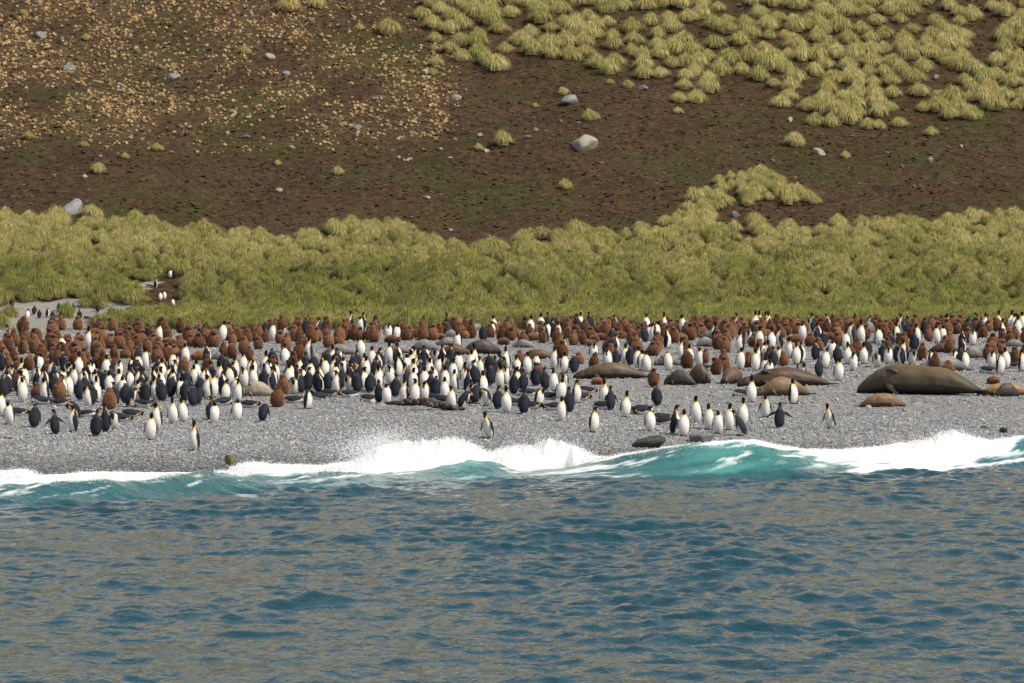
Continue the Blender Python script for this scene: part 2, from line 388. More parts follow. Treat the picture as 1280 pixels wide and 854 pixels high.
for q, (dy, hz) in enumerate(prof):
    y_ = dcc + dy * (.5 + .9 * np.clip(thk / .35, 0, 1.2)) + .16 * fbm(uu * .13, uu * 0 + q * .9, 66); z_ = zcc - .06 + hz * (thk + .02) * (1 + .25 * fbm(uu * .22, uu * 0 + q * 1.7, 67)) - (.22 if hz < 0 else 0)
    CX.append(np.stack([(uu - 640) / FPX * y_, y_, z_], 1))
CX = np.stack(CX, 0); core_idx = np.arange(nprof * len(uu)).reshape(nprof, len(uu))
core = bpy.data.meshes.new('breaking_foam'); core.from_pydata(CX.reshape(-1, 3).tolist(), [], np.stack([core_idx[:-1, :-1], core_idx[:-1, 1:], core_idx[1:, 1:], core_idx[1:, :-1]], -1).reshape(-1, 4).tolist()); smooth(core)
# mist drifting off the crest left of the tall splash
n = 6000; u = RNG.normal(464, 24, n); dc = np.interp(u, *CREST_D); x = (u - 640) / FPX * dc
yy = RNG.normal(568, 11, n) - np.clip(u - 430, 0, 80) * .22
sp.append(np.stack([x, dc + RNG.normal(.8, .4, n), CAM_H - (yy - HOR) / FPX * dc], 1)); sr.append(RNG.uniform(.005, .010, n))
# streaks of froth on the broken back of the wave
sp = np.concatenate(sp); sr = np.concatenate(sr)
def mat_foam():
    s = NT('foam'); s.fin((.88, .90, .91), .7, .2); tr = s.n('ShaderNodeBsdfTranslucent'); tr.inputs[0].default_value = (.88, .90, .91, 1)
    mx = s.n('ShaderNodeMixShader'); mx.inputs[0].default_value = .35; s.t.links.new(s.b.outputs[0], mx.inputs[1]); s.t.links.new(tr.outputs[0], mx.inputs[2]); s.t.links.new(mx.outputs[0], s.out.inputs[0])
    s.bump(s.noise(9, 5, .65, s.pos()), .6, .08); return s.m
mf = mat_foam(); bm = bmesh.new(); bmesh.ops.create_icosphere(bm, subdivisions=1, radius=1); drop = bpy.data.meshes.new('drop'); bm.to_mesh(drop); bm.free(); md_ = NT('spray_drop').fin((.90, .91, .92), .8, .1); drop.materials.append(md_); smooth(drop)
tag(link('breaking_foam', core, mf), 'thick white foam piled on the breaking crest', 'foam', None, 'stuff')
gn_scatter('surf_spray', sp, np.repeat(sr[:, None], 3, 1), np.zeros_like(sp), [drop], np.zeros(len(sp)), mf, 'white spray and foam thrown up by the breaking wave', 'foam')

# ------------------------------------------------------------------ tussock grass
def mat_tussock():
    s = NT('tussock_blades'); rnd = s.rand(); loc = s.loc()
    along = s.attr('along')
    straw = s.mix(rnd, (.50, .43, .165), (.74, .66, .34))
    green = s.mix(rnd, (.085, .112, .022), (.34, .345, .085))
    gp = s.noise(.16, 5, .7, loc)
    sepz = s.n('ShaderNodeSeparateXYZ'); s.t.links.new(loc, sepz.inputs[0])
    low = s.n('ShaderNodeMapRange'); s.t.links.new(sepz.outputs['Z'], low.inputs[0]); low.inputs[1].default_value = 9.5; low.inputs[2].default_value = 2.5; low.inputs[3].default_value = -.07; low.inputs[4].default_value = .28
    gf = s.math('ADD', s.math('ADD', gp, low.outputs[0]), s.math('MULTIPLY', s.math('SUBTRACT', rnd, .5), .34))
    bl = s.attr('tone')
    gf = s.math('ADD', gf, s.math('MULTIPLY', s.math('SUBTRACT', bl, .5), .38))
    c = s.mix(s.ramp(gf, [(.40, 0.0), (.72, 1.0)]), straw, green)
    c = s.mix(s.ramp(along, [(.0, .75), (.25, .15), (.7, 0.0), (1, .30)]), c, (.66, .57, .29))
    tr = s.n('ShaderNodeBsdfTranslucent'); s.t.links.new(c, tr.inputs[0])
    s.fin(c, .75, .15)
    mx = s.n('ShaderNodeMixShader'); mx.inputs[0].default_value = .28
    s.t.links.new(s.b.outputs[0], mx.inputs[1]); s.t.links.new(tr.outputs[0], mx.inputs[2]); s.t.links.new(mx.outputs[0], s.out.inputs[0])
    return s.m
MT = mat_tussock()
def tussock_mesh(seed, blades=560, name='tussock', rad=1.0, hgt=1.0, mat=None, width=.021):
    """radius about 1, height about 1; drooping blades round a raised stool"""
    r = random.Random(seed); V = []; F = []; A = []; T_ = []
    lean = (r.uniform(-.12, .12), r.uniform(-.12, .12)); ecc = r.uniform(.8, 1.2)
    for b in range(blades):
        az = r.uniform(0, 6.283); q = r.random() ** .6; k = q
        bx, by = math.cos(az) * .42 * q * ecc * rad, math.sin(az) * .42 * q / ecc * rad
        out = (.14 + .58 * k) * r.uniform(.55, 1.1) * rad; up = (1.0 - .30 * k * k) * r.uniform(.72, 1.08) * hgt
        droop = (.08 + k) * r.uniform(.35, .85) * hgt; w = width * r.uniform(.7, 1.3); tone = r.random()
        dx, dy = math.cos(az + r.uniform(-.35, .35)), math.sin(az + r.uniform(-.35, .35)); sx, sy = -dy, dx
        n0 = len(V); n_seg = 4
        for i in range(n_seg + 1):
            t = i / n_seg
            px_ = bx + dx * out * (t ** 1.25) + lean[0] * t; py_ = by + dy * out * (t ** 1.25) + lean[1] * t
            pz = up * (1 - (1 - t) ** 2) - droop * t ** 2.6
            pz = max(pz, .02) if t > 0 else -.05
            ww = w * (1 - .85 * t) * (.6 + 1.2 * t if t < .3 else 1)
            V += [(px_ - sx * ww, py_ - sy * ww, pz), (px_ + sx * ww, py_ + sy * ww, pz)]; A += [t, t]; T_ += [tone, tone]
            if i: m = n0 + 2 * i; F.append((m - 2, m - 1, m + 1, m))
    me = bpy.data.meshes.new(name); me.from_pydata(V, [], F); set_attr(me, 'along', A); set_attr(me, 'tone', T_); me.materials.append(mat or MT); smooth(me)
    return me
TUS = [tussock_mesh(40 + k) for k in range(7)]
MEADOW_TOP = cu([(-300, 262), (0, 262), (60, 265), (120, 268), (180, 268), (230, 279), (300, 283), (350, 286), (395, 287), (420, 276), (450, 271), (490, 269), (525, 284), (555, 299), (600, 301), (640, 294), (680, 281),
                 (720, 277), (760, 284), (800, 277), (835, 264), (855, 245), (880, 226), (905, 211), (940, 206), (980, 222), (1020, 241), (1038, 251), (1048, 268), (1070, 275), (1110, 271), (1200, 262), (1280, 256), (1600, 250)])
def meadow_ok(u, v, d):
    nn = fbm(np.asarray(u) * .06, np.asarray(u) * 0 + 3, 21) * 4
    ok = v > np.interp(u, *MEADOW_TOP) + 13 + nn
    bare = (u > 893) & (u < 1046) & (v > 258 - .02 * (u - 900)) & (v < 286 + .05 * (u - 900)) & (v > 252)
    return ok & ~bare & ~in_clearing(u, v)
def crop_list(x0, y0, sc, txt):
    out = []
    for e in txt.replace('\n', ' ').split(';'):
        e = e.split()
        if e: out.append((x0 + float(e[0]) / sc, y0 + float(e[1]) / sc, *e[2:]))
    return out
FAR = crop_list(0, 320, 5.81, '195 462 FRs;245 425 B;285 452 B;345 445 BR;380 462 B;430 402 B;535 412 B;580 472 B;640 470 Rd;710 408 B;715 500 Rd;790 476 F;825 455 F;805 445 B;920 457 F;1130 236 BR;1090 230 Rd;1240 164 F;1270 164 B;1165 326 F;1195 320 FR;1260 372 F;85 372 B')
FAR += crop_list(200, 380, 5.81, '560 150 F;600 158 B;430 105 B;480 140 B;740 210 B')
FAR_AT = [pix(a, b, 380, 430) for a, b, c_ in FAR]
n = 26000
d = RNG.uniform(330, 432, n); x = RNG.uniform(-62, 62, n)
keep = (d > 376) | (RNG.random(n) < .45); d, x = d[keep], x[keep]
z = ground_z(x, d); u, v = px_of(x, d, z); ok = meadow_ok(u, v, d) 
for q in FAR_AT:                                            # tussocks left out round the far birds and along the sight line to them
    if q is not None: ok &= ~((np.abs(x - q[0]) < .95 + .02 * (q[1] - d)) & (d > q[1] - 7.0) & (d < q[1] + .9))
pts = np.stack([x, d, z], 1)[ok]
# thin to an even spread
cell = {}; sel = []
for i, (a, b, _) in enumerate(pts):
    key = (int(a / .98), int(b / .98))
    if key in cell: continue
    cell[key] = 1; sel.append(i)
pts = pts[sel]; m = len(pts)
s_ = RNG.uniform(.6, 1.2, m); um, vm = px_of(pts[:, 0], pts[:, 1], pts[:, 2])
gn_scatter('tussock_meadow', pts, np.stack([s_ * RNG.uniform(.85, 1.15, m), s_, s_ * RNG.uniform(.9, 1.35, m)], 1), np.stack([RNG.normal(0, .08, m), RNG.normal(0, .08, m), RNG.uniform(0, 6.28, m)], 1),
           TUS, RNG.integers(0, len(TUS), m), MT, 'dense green and straw coloured tussock grass covering the foot of the slope', 'grass')

# single tussocks one can tell apart: (photo crop x0, y0, scale) with centre x, base y, width
T1 = crop_list(0, 0, 2.977, '105 515 50;310 545 40;365 640 65;712 380 32;323 148 42;910 198 46;515 196 25;645 258 36;1033 613 30;1255 648 50;90 55 30;1070 40 95;1180 28 75;585 558 50;465 588 35;215 825 105;340 805 85;505 825 75;95 818 50;20 806 60')
T1 += crop_list(430, 0, 2.977, '165 125 92;290 68 75;405 78 90;440 105 80;545 58 85;620 62 80;335 188 36;340 245 60;330 278 40;390 328 30;440 225 72;500 205 84;580 120 82;565 258 96;500 140 70;590 540 85;500 555 36;817 350 45;915 446 66;992 312 36;1055 328 50;822 700 56;60 110 40;715 487 25;710 398 26;860 868 92;455 40 70;1240 420 40')
T1 += crop_list(850, 0, 2.977, '430 540 76;615 588 42;935 502 60;810 472 66;280 836 80;700 480 80;740 478 60;500 465 75;560 470 75;370 395 75;180 235 110;320 255 115;130 175 90;215 165 85;1000 440 80;1080 440 90')
T1 += crop_list(0, 320, 5.81, '70 500 155;480 520 170;730 372 160;620 370 120;1000 420 110;30 335 150;340 300 190;180 310 150;860 500 90;960 480 100;1050 330 90;1180 400 110;1110 470 100;420 300 140;520 270 140')
singles = [(a, b, float(w) * (2.977 / 5.81 if 320 < b else 1)) for a, b, w in T1]
import itertools
UP_LOW = cu([(515, -30), (530, 25), (545, 62), (575, 84), (612, 84), (640, 62), (672, 82), (705, 84), (722, 78), (733, 96), (760, 98), (795, 96), (830, 100), (845, 128), (870, 130), (893, 115), (905, 95), (920, 98), (938, 102), (962, 112),
             (985, 124), (1003, 148), (1030, 158), (1075, 158), (1105, 152), (1140, 140), (1170, 140), (1200, 148), (1240, 150), (1290, 142)])
def up_gap(u, v):
    g = ((880 < u < 935) and (38 < v < 72) and (v > 38 + (u - 880) * .3)) or ((996 < u < 1014) and v < 66) or ((1212 < u < 1252) and 28 < v < 78) or ((1215 < u < 1240) and v < 30) \
        or ((640 < u < 672) and 22 < v < 45) or ((608 < u < 628) and 40 < v < 64) or ((1140 < u < 1165) and 6 < v < 38) or ((1160 < u < 1196) and 90 < v < 118) or ((772 < u < 800) and 16 < v < 40) or (860 < u < 884 and 30 < v < 58)
    return g
rr = random.Random(3); tries = 0
while tries < 9000 and len(singles) < 300:
    tries += 1; u = rr.uniform(518, 1292); v = rr.uniform(4, 158)
    if v > np.interp(u, *UP_LOW) or up_gap(u, v): continue
    if any(abs(a - u) / 17 < 1 and abs(b - v) / 10.5 < 1 and ((a - u) / 17) ** 2 + ((b - v) / 10.5) ** 2 < 1 for a, b, w in singles): continue
    singles.append((u, v, rr.uniform(62, 108)))
ORD = ['first', 'second', 'third', 'fourth', 'fifth', 'sixth', 'seventh', 'eighth', 'ninth', 'tenth', 'eleventh', 'twelfth', 'thirteenth', 'fourteenth', 'fifteenth', 'sixteenth', 'seventeenth', 'eighteenth', 'nineteenth', 'twentieth']
def ordinal(k):
    if k < 20: return ORD[k]
    tens = {2: 'twenty', 3: 'thirty', 4: 'forty', 5: 'fifty'}[(k + 1) // 10]
    return tens + '-' + ORD[(k + 1) % 10 - 1] if (k + 1) % 10 else tens[:-1] + 'ieth'
tus_obs = []
for k, (u, v, w) in enumerate(sorted(singles, key=lambda t: t[1])):
    h = pix(u, v, 384)
    if h is None: continue
    o = link('tussock', TUS[k % len(TUS)]); s = w / 2.977 / 2 / (FPX / h[1]) * 1.22
    o.location = (h[0], h[1], h[2] - .05); o.scale = (s, s, s * rr.uniform(1.0, 1.3)); o.rotation_euler = (rr.gauss(.0, .06), rr.gauss(0, .06), rr.uniform(0, 6.28))
    tus_obs.append((o, u, v, w))
def tussock_zone(u, v):
    if u > 518 and v <= np.interp(u, *UP_LOW) + 4:
        rows = ['top row', 'second row', 'third row', 'fourth row', 'fifth row', 'sixth row', 'lowest row']
        side = 'centre' if u < 770 else 'right-centre' if u < 1020 else 'far right'
        return 'in the upper slope thicket, %s part, %s' % (side, rows[min(6, int(v / 23))])
    if v > 330: return 'beside the pale clearing at the left'
    if v > 235: return 'at the upper edge of the grass belt'
    if u < 330: return 'alone on the bare upper left slope'
    if u < 640: return 'on the bare middle slope amid small tan tufts'
    return 'on the bare brown slope below the thicket'
zones = {}
for t in tus_obs: zones.setdefault(tussock_zone(t[1], t[2]), []).append(t)
for zn, lst in zones.items():
    lst.sort(key=lambda t: t[1])
    for k, (o, u, v, w) in enumerate(lst):
        tag(o, 'straw-green tussock %s, %s from left' % (zn, ordinal(k)), 'grass clump', 'single tussocks on the hillside', 'thing')

# small dry tan tufts on the upper left of the slope
def mat_tan():
    s = NT('dry_tuft'); r = s.rand(); return s.fin(s.ramp(r, [(0, (.40, .26, .12)), (.5, (.66, .47, .24)), (1, (.84, .68, .42))]), .9, .1)
mtan = mat_tan(); tufts = [tussock_mesh(90 + k, 60, 'dry_tuft', mat=mtan, width=.12) for k in range(3)]
n = 36000; u = RNG.uniform(-60, 620, n); v = RNG.uniform(-40, 240, n)
wgt = dry_density(u, v) * (.25 + .75 * sstep(-.25, .35, fbm(u * .07, v * .13, 75, 3)))
k = RNG.random(n) < wgt * .72; u, v = u[k], v[k]; pts = []
dcol = np.arange(400, 640, .25)
for a, b in zip(u, v):
    xx = (a - 640) / FPX * dcol; zr = CAM_H - (b - HOR) / FPX * dcol; hit = np.argmax(ground_z(xx, dcol) >= zr)
    if hit: pts.append((xx[hit], dcol[hit], float(ground_z(xx[hit], dcol[hit])) - .03))
pts = np.array(pts); m = len(pts); s_ = .08 + .18 * RNG.random(m) ** 1.5
gn_scatter('dry_grass_tufts', pts, np.stack([s_, s_, s_ * 1.15], 1), np.stack([RNG.normal(0, .15, m), RNG.normal(0, .15, m), RNG.uniform(0, 6.28, m)], 1), tufts, RNG.integers(0, 3, m), mtan,
           'countless small dry tan tufts on the upper left slope', 'grass')

# low cushion plants and crumbs of peat roughening the bare slope
def mat_cushion():
    s = NT('heath_cushion'); gl = s.noise(.085, 6, .66, s.loc())
    br = s.ramp(s.rand(), [(0, (.034, .020, .012)), (.5, (.070, .043, .025)), (.85, (.115, .066, .039)), (1, (.19, .135, .085))])
    gr = s.ramp(s.rand(), [(0, (.028, .030, .010)), (.7, (.075, .074, .022)), (1, (.14, .13, .045))])
    return s.fin(s.mix(s.ramp(gl, [(.46, 0.0), (.62, .9)]), br, gr), .95, .1)
mcu = mat_cushion(); cush = [stone_mesh('cushion', 700 + k, mcu, 1, .4, .5) for k in range(4)]
n = 26000; d = RNG.uniform(408, 486, n); x = RNG.uniform(-56, 56, n); z = ground_z(x, d); u, v = px_of(x, d, z)
ok = ~meadow_ok(u, v, d) & (v < 305); x, d, z = x[ok], d[ok], z[ok]; m = len(x); r = .05 + .20 * RNG.random(m) ** 2.6
gn_scatter('heath_cushions', np.stack([x, d, z + .02], 1), np.stack([r * RNG.uniform(.9, 1.7, m), r, r * .7], 1), np.stack([np.full(m, .3), RNG.normal(0, .15, m), RNG.uniform(0, 6.28, m)], 1), cush, RNG.integers(0, 4, m), mcu,
           'low brown and olive cushion plants roughening the bare slope', 'ground cover')

# ------------------------------------------------------------------ boulders
def mat_rock(name, c0, c1, lich=(.42, .40, .33)):
    s = NT(name); p = s.objvec(); a = s.noise(2.2, 6, .65, p); b = s.noise(9, 4, .6, p)
    c = s.mix(s.ramp(a, [(.35, 0.0), (.65, 1.0)]), c0, c1); c = s.mix(s.ramp(b, [(.58, 0.0), (.7, .6)]), c, lich)
    s.bump(s.math('ADD', a, b), .7, .12); return s.fin(c, .9, .2)
ROCK = {'grey': mat_rock('grey_rock', (.15, .152, .15), (.26, .262, .255)), 'pale': mat_rock('pale_rock', (.27, .255, .21), (.42, .40, .34)), 'blue': mat_rock('blue_rock', (.17, .18, .19), (.29, .30, .31), (.36, .35, .30)),
        'dark': mat_rock('dark_rock', (.035, .038, .036), (.085, .09, .08), (.16, .16, .14)), 'moss': mat_rock('mossy_rock', (.10, .10, .035), (.24, .23, .11), (.30, .28, .18))}
BL = crop_list(0, 0, 2.977, '150 138 62 grey;232 150 32 grey;262 258 56 grey;648 295 62 pale;440 343 32 blue;548 345 26 grey;1005 215 42 pale;1068 278 42 blue;875 425 30 pale;925 440 32 pale;848 500 26 pale;1083 554 34 pale;315 660 27 pale;1038 712 36 pale;275 790 92 blue;695 272 20 grey;915 514 40 grey')
BL += crop_list(430, 0, 2.977, '418 368 42 pale;115 372 38 pale;50 478 36 blue;300 276 46 pale;838 382 88 grey;890 552 120 pale;868 462 26 blue;505 506 28 blue;525 564 42 pale;238 598 26 pale;360 558 20 pale;395 590 19 pale;310 738 32 pale;680 512 30 grey;1110 333 44 grey;205 588 22 pale;398 858 24 pale;540 882 24 grey')
BL += crop_list(850, 0, 2.977, '410 450 36 pale;515 574 52 pale;930 598 36 grey;825 622 22 grey;1045 549 26 pale;1000 551 17 pale;205 804 46 grey;380 836 30 pale;950 292 36 grey;345 600 20 grey;770 570 14 pale;880 578 15 grey;520 872 50 pale')
def place_rock(o, h, wm, tall=.8, sink=.25, seed=0):
    r = random.Random(seed); o.location = (h[0], h[1], h[2] + wm * .5 * .5 * tall * (1 - sink)); o.scale = (wm / 2, wm / 2 * .9, wm / 2 * tall); o.rotation_euler = (r.gauss(0, .15), r.gauss(0, .2), r.uniform(0, 6.28))
wnames = {'grey': 'grey', 'pale': 'pale cream-grey', 'blue': 'blue-grey'}
groups = {}
for k, (u, v, w, col) in enumerate(BL):
    h = pix(u, v, 384)
    if h is None: continue
    w = float(w); o = link('boulder', stone_mesh('boulder', 300 + k, ROCK[col], 3, .12, .8))
    place_rock(o, h, w / 2.977 / (FPX / h[1]) * 1.02, 1.5 if w == 92 else .8, .75, k); groups.setdefault((col, 'wide' if w > 40 else 'small'), []).append((u, v, w, o))
SPECIAL = {(890, 552, 430): 'largest pale boulder, angular, alone on the brown slope at centre right', (838, 382, 430): 'grey flat boulder above the largest pale boulder, tuft at its back', (275, 790, 0): 'blue-grey domed boulder between two tussocks at the edge of the left grass belt',
           (648, 295, 0): 'round cream boulder below a small green tuft on the upper left slope'}
for (col, sz), lst in groups.items():
    lst.sort(key=lambda t: t[0])
    for k, (u, v, w, o) in enumerate(lst):
        lab = None
        for (a, b, x0), t in SPECIAL.items():
            if abs(u - x0 - a / 2.977) < 2 and abs(v - b / 2.977) < 2: lab = t
        zone = 'upper' if v < 100 else 'middle' if v < 180 else 'lower'
        tag(o, lab or '%s %s stone on the %s hillside, %s from left of such stones' % (sz, wnames[col], zone, ordinal(k)), 'boulder', 'boulders on the hillside')
for (u, v, w, tall, col, lab) in ((289, 583, 25, .9, 'moss', 'mossy olive boulder standing in the surf edge left of centre'), (810, 559, 48, .40, 'dark', 'dark wet boulder at the water line right of centre'), (878, 553, 40, .5, 'grey', 'low grey boulder at the water line below a group of penguins'),
                             (1255, 541, 15, .7, 'dark', 'small dark stone at the surf edge near the right border'), (1232, 536, 12, .7, 'pale', 'small tan stone above the surf near the right border'), (764, 549, 10, .6, 'pale', 'small pale stone on gravel below the penguin looking right')):
    h = pix(u, v); o = link('boulder', stone_mesh('boulder', int(u), ROCK[col], 3, .2, .95)); place_rock(o, h, w / (FPX / h[1]) * 1.1, tall, .1, int(u)); tag(o, lab, 'boulder')

# ------------------------------------------------------------------ animal bodies: lofted, then fused into one skin
def fuse(name, parts, voxel, mat, noise=0.0, seed=0, extra=None):
    """parts: list of (verts, faces, colours); returns one continuous mesh with a 'col' attribute"""
    V = []; F = []; K = []
    for v, f, c in parts:
        n0 = len(V); V += [tuple(p) for p in v]; K += list(c); F += [tuple(i + n0 for i in q) for q in f]
    me = bpy.data.meshes.new('tmp'); me.from_pydata(V, [], F); me.update()
    bm = bmesh.new(); bm.from_mesh(me); bmesh.ops.recalc_face_normals(bm, faces=bm.faces); bm.to_mesh(me); bm.free()
    ob = bpy.data.objects.new('tmp', me); C.objects.link(ob)
    md = ob.modifiers.new('r', 'REMESH'); md.mode = 'VOXEL'; md.voxel_size = voxel; md.use_smooth_shade = True
    sm = ob.modifiers.new('s', 'SMOOTH'); sm.factor = .5; sm.iterations = 2
    dg = bpy.context.evaluated_depsgraph_get(); out = bpy.data.meshes.new_from_object(ob.evaluated_get(dg)); out.name = name
    bpy.data.objects.remove(ob); bpy.data.meshes.remove(me)
    plain = len(set(K)) == 1
    kd = kdtree.KDTree(len(V))
    for i, p in enumerate(V): kd.insert(p, i)
    kd.balance(); cols = np.ones((len(out.vertices), 4), np.float32); co = []
    rnd = random.Random(seed)
    for i, v in enumerate(() if plain else out.vertices):
        w = 0; acc = np.zeros(3)
        for _, j, dist in kd.find_n(v.co, 3):
            q = 1 / (dist + .002) ** 2; acc += np.array(K[j]) * q; w += q
        cols[i, :3] = acc / w
    if noise:
        for v in out.vertices: v.co += v.normal * rnd.gauss(0, noise)
    if extra: extra(out)
    a = out.attributes.new('col', 'FLOAT_COLOR', 'POINT'); a.data.foreach_set('color', cols.ravel())
    out.materials.clear(); out.materials.append(mat); smooth(out); return out
def tube(path, seg=18, colour=None, planar=True):
    """path: (point Vector, half-width x, half-depth) rings; sections are perpendicular to the path in its plane, side vector X"""
    V = []; F = []; K = []; n = len(path)
    for i, (p, rx, ry) in enumerate(path):
        t = (path[min(i + 1, n - 1)][0] - path[max(i - 1, 0)][0]).normalized()
        side = Vector((1, 0, 0)); side = (side - t * side.dot(t)).normalized(); nrm = side.cross(t).normalized()      # nrm points to the belly side for an upward path
        for k in range(seg):
            a = 2 * math.pi * k / seg                       # a = 0: belly, pi: back
            V.append(p + nrm * (-math.cos(a)) * -ry + side * math.sin(a) * rx); K.append(colour(i / (n - 1), math.pi - abs(a - math.pi)) if colour else (1, 1, 1))
    for i in range(n - 1):
        for k in range(seg):
            k2 = (k + 1) % seg; F.append((i * seg + k, i * seg + k2, (i + 1) * seg + k2, (i + 1) * seg + k))
    F.append(tuple(range(seg))); F.append(tuple((n - 1) * seg + k for k in range(seg))[::-1])
    return V, F, K
def resample(keys, n):
    """Catmull-Rom through (y, z, rx, ry, tag) keys"""
    ks = np.array(keys, float); m = len(ks); out = []
    for i in range(n):
        t = i / (n - 1) * (m - 1); k = min(int(t), m - 2); f = t - k
        p0, p1, p2, p3 = ks[max(k - 1, 0)], ks[k], ks[k + 1], ks[min(k + 2, m - 1)]
        out.append(.5 * (2 * p1 + (p2 - p0) * f + (2 * p0 - 5 * p1 + 4 * p2 - p3) * f * f + (3 * p1 - p0 - 3 * p2 + p3) * f ** 3))
    return out
WHITE, SLATE, BLACK, ORANGE, YEL = (.82, .80, .76), (.023, .027, .039), (.010, .010, .012), (.78, .36, .05), (.82, .68, .38)
def adult_col(q, a):
    """q: 0 tail .. 1 beak tip (key index share), a: 0 belly .. pi back"""
    deg = math.degrees(a); k = q * 11
    if k < 5.5:                                             # trunk
        top = max(0.0, (k - 4.3) / 1.2)
        if deg < 88: return tuple(w * (1 - top * .85) + y * top * .85 for w, y in zip(WHITE, YEL))
        if deg < 104: return BLACK
        return SLATE
    if k < 7.3:                                             # neck
        if deg < 34: return YEL if k < 5.9 else (ORANGE if k < 6.2 else BLACK)
        if deg < 62: return BLACK if k > 6.3 else YEL
        if deg < 112: return ORANGE if 6.2 < k < 7.1 else (BLACK if deg > 80 or k > 7 else YEL)
        return (.05, .055, .065)
    if k < 9.4:
        if k < 7.7 and 75 < deg < 105: return ORANGE
        return BLACK
    return (.55, .18, .05) if 60 > deg and 10.0 < k < 10.8 else BLACK
def flipper(side, z0, out, fwd=0.0, length=.33, x0=.155, y0=.0):
    """flat paddle from the shoulder; dark outside, pale inside"""
    V = []; F = []; K = []; n = 9; seg = 8
    for i in range(n):
        t = i / (n - 1); l = length * t; w = .058 * (1 - .62 * t ** 2) * (.75 + .5 * math.sin(math.pi * min(1, t * 1.4)) * .6); th = .024 * (1 - .45 * t)
        c = Vector((side * (x0 + math.sin(out) * l), y0 - math.sin(fwd) * l, z0 - math.cos(out) * l * math.cos(fwd)))
        nx = Vector((side * math.cos(out), 0, math.sin(out)))
        for k in range(seg):
            a = 2 * math.pi * k / seg; tau = 1.15 if out > .6 else .0; ax = Vector((0, math.cos(tau), 0)) - nx * math.sin(tau); ay = nx * math.cos(tau) + Vector((0, math.sin(tau), 0)); off = ax * math.cos(a) * w + ay * math.sin(a) * th
            V.append(c + off); K.append(tuple(c * .8 for c in SLATE) if math.sin(a) > -.8 else (.40, .40, .41)); 
    for i in range(n - 1):
        for k in range(seg): F.append((i * seg + k, i * seg + (k + 1) % seg, (i + 1) * seg + (k + 1) % seg, (i + 1) * seg + k))
    F.append(tuple(range(seg))); F.append(tuple((n - 1) * seg + k for k in range(seg))[::-1])
    return V, F, K
def foot(side, y=-.06):
    V = []; F = []; K = []
    for i, (yy, w, h) in enumerate(((.05, .022, .03), (-.02, .034, .034), (-.08, .045, .018), (-.115, .03, .008))):
        for k in range(8):
            a = 2 * math.pi * k / 8; V.append(Vector((side * .062 + math.cos(a) * w, y + .03 + yy, .014 + math.sin(a) * h * .8 + h * .4))); K.append(BLACK)
    for i in range(3):
        for k in range(8): F.append((i * 8 + k, i * 8 + (k + 1) % 8, (i + 1) * 8 + (k + 1) % 8, (i + 1) * 8 + k))
    F.append(tuple(range(8))); F.append(tuple(24 + k for k in range(8))[::-1]); return V, F, K
# keys: (y, z, half-width, half-depth); negative y is forward
K_STAND = [(.075, .035, .06, .05), (.045, .09, .115, .105), (.02, .20, .150, .140), (0, .34, .158, .145), (0, .47, .140, .125), (.01, .57, .108, .098), (.012, .645, .072, .070), (.008, .70, .056, .058), (-.004, .755, .052, .058), (-.032, .795, .045, .047), (-.085, .805, .020, .018), (-.165, .795, .005, .005)]
def warp(keys, **kw):
    k = [list(q) for q in keys]
    if 'up' in kw:
        for i in range(6, 12): k[i][1] += kw['up'] * (i - 5) / 3 if i < 9 else kw['up']
        for i in (5, 6, 7): k[i][2] *= .92; k[i][3] *= .92
    if 'head_up' in kw:
        for i, (dy, dz) in zip((9, 10, 11), ((.012, .012), (.03, .05), (.05, .125))): k[i][0] += dy; k[i][1] += dz
    return [tuple(q) for q in k]
POSE_KEYS = {
    'stand': K_STAND, 'tall': warp(K_STAND, up=.07), 'call': warp(K_STAND, up=.06, head_up=1),
    'hunch': K_STAND[:6] + [(.0, .615, .082, .080), (-.012, .65, .062, .064), (-.03, .685, .055, .058), (-.06, .70, .045, .045), (-.105, .685, .020, .018), (-.18, .655, .005, .005)],
    'preen': K_STAND[:5] + [(-.015, .565, .112, .100), (-.05, .63, .078, .074), (-.095, .655, .058, .056), (-.135, .635, .052, .054), (-.155, .595, .044, .046), (-.150, .535, .020, .018), (-.135, .46, .005, .005)],
    'bow': [(.10, .05, .06, .05), (.08, .11, .115, .105), (.05, .22, .150, .140), (.0, .35, .158, .145), (-.06, .46, .140, .125), (-.13, .53, .106, .096), (-.20, .545, .074, .070), (-.25, .52, .057, .057), (-.28, .47, .052, .054), (-.285, .42, .045, .046), (-.27, .36, .020, .018), (-.25, .29, .005, .005)],
    'lean': [(.16, .05, .06, .05), (.125, .10, .112, .100), (.085, .21, .146, .134), (.03, .345, .152, .138), (-.03, .475, .132, .118), (-.075, .575, .100, .092), (-.105, .655, .068, .066), (-.122, .71, .055, .056), (-.142, .765, .052, .057), (-.172, .803, .045, .046), (-.225, .812, .020, .018), (-.305, .80, .005, .005)],
    'tuck': K_STAND[:5] + [(.015, .565, .112, .102), (.03, .625, .086, .080), (.062, .655, .064, .060), (.10, .64, .054, .054), (.125, .60, .045, .046), (.130, .545, .020, .018), (.125, .47, .005, .005)],
}
def mat_penguin():
    s = NT('penguin_plumage'); c = s.attr('col', 'Color')
    d_ = s.noise(14, 3, .6, s.objvec()); c = s.mix(s.ramp(d_, [(.35, .35), (.62, 0.0)]), c, (.40, .34, .26), 'MULTIPLY')
    c = s.mix(s.math('MULTIPLY', s.rand(), .22), c, (.62, .56, .48), 'MULTIPLY')
    return s.fin(c, .75, .15)
MP = mat_penguin()
def twist(parts, angle, z0, z1):
    for V, F, K in parts:
        for p in V:
            t = float(sstep(z0, z1, p.z)) * angle
            if t: x, y = p.x, p.y - .005; p.x, p.y = x * math.cos(t) - y * math.sin(t), x * math.sin(t) + y * math.cos(t) + .005
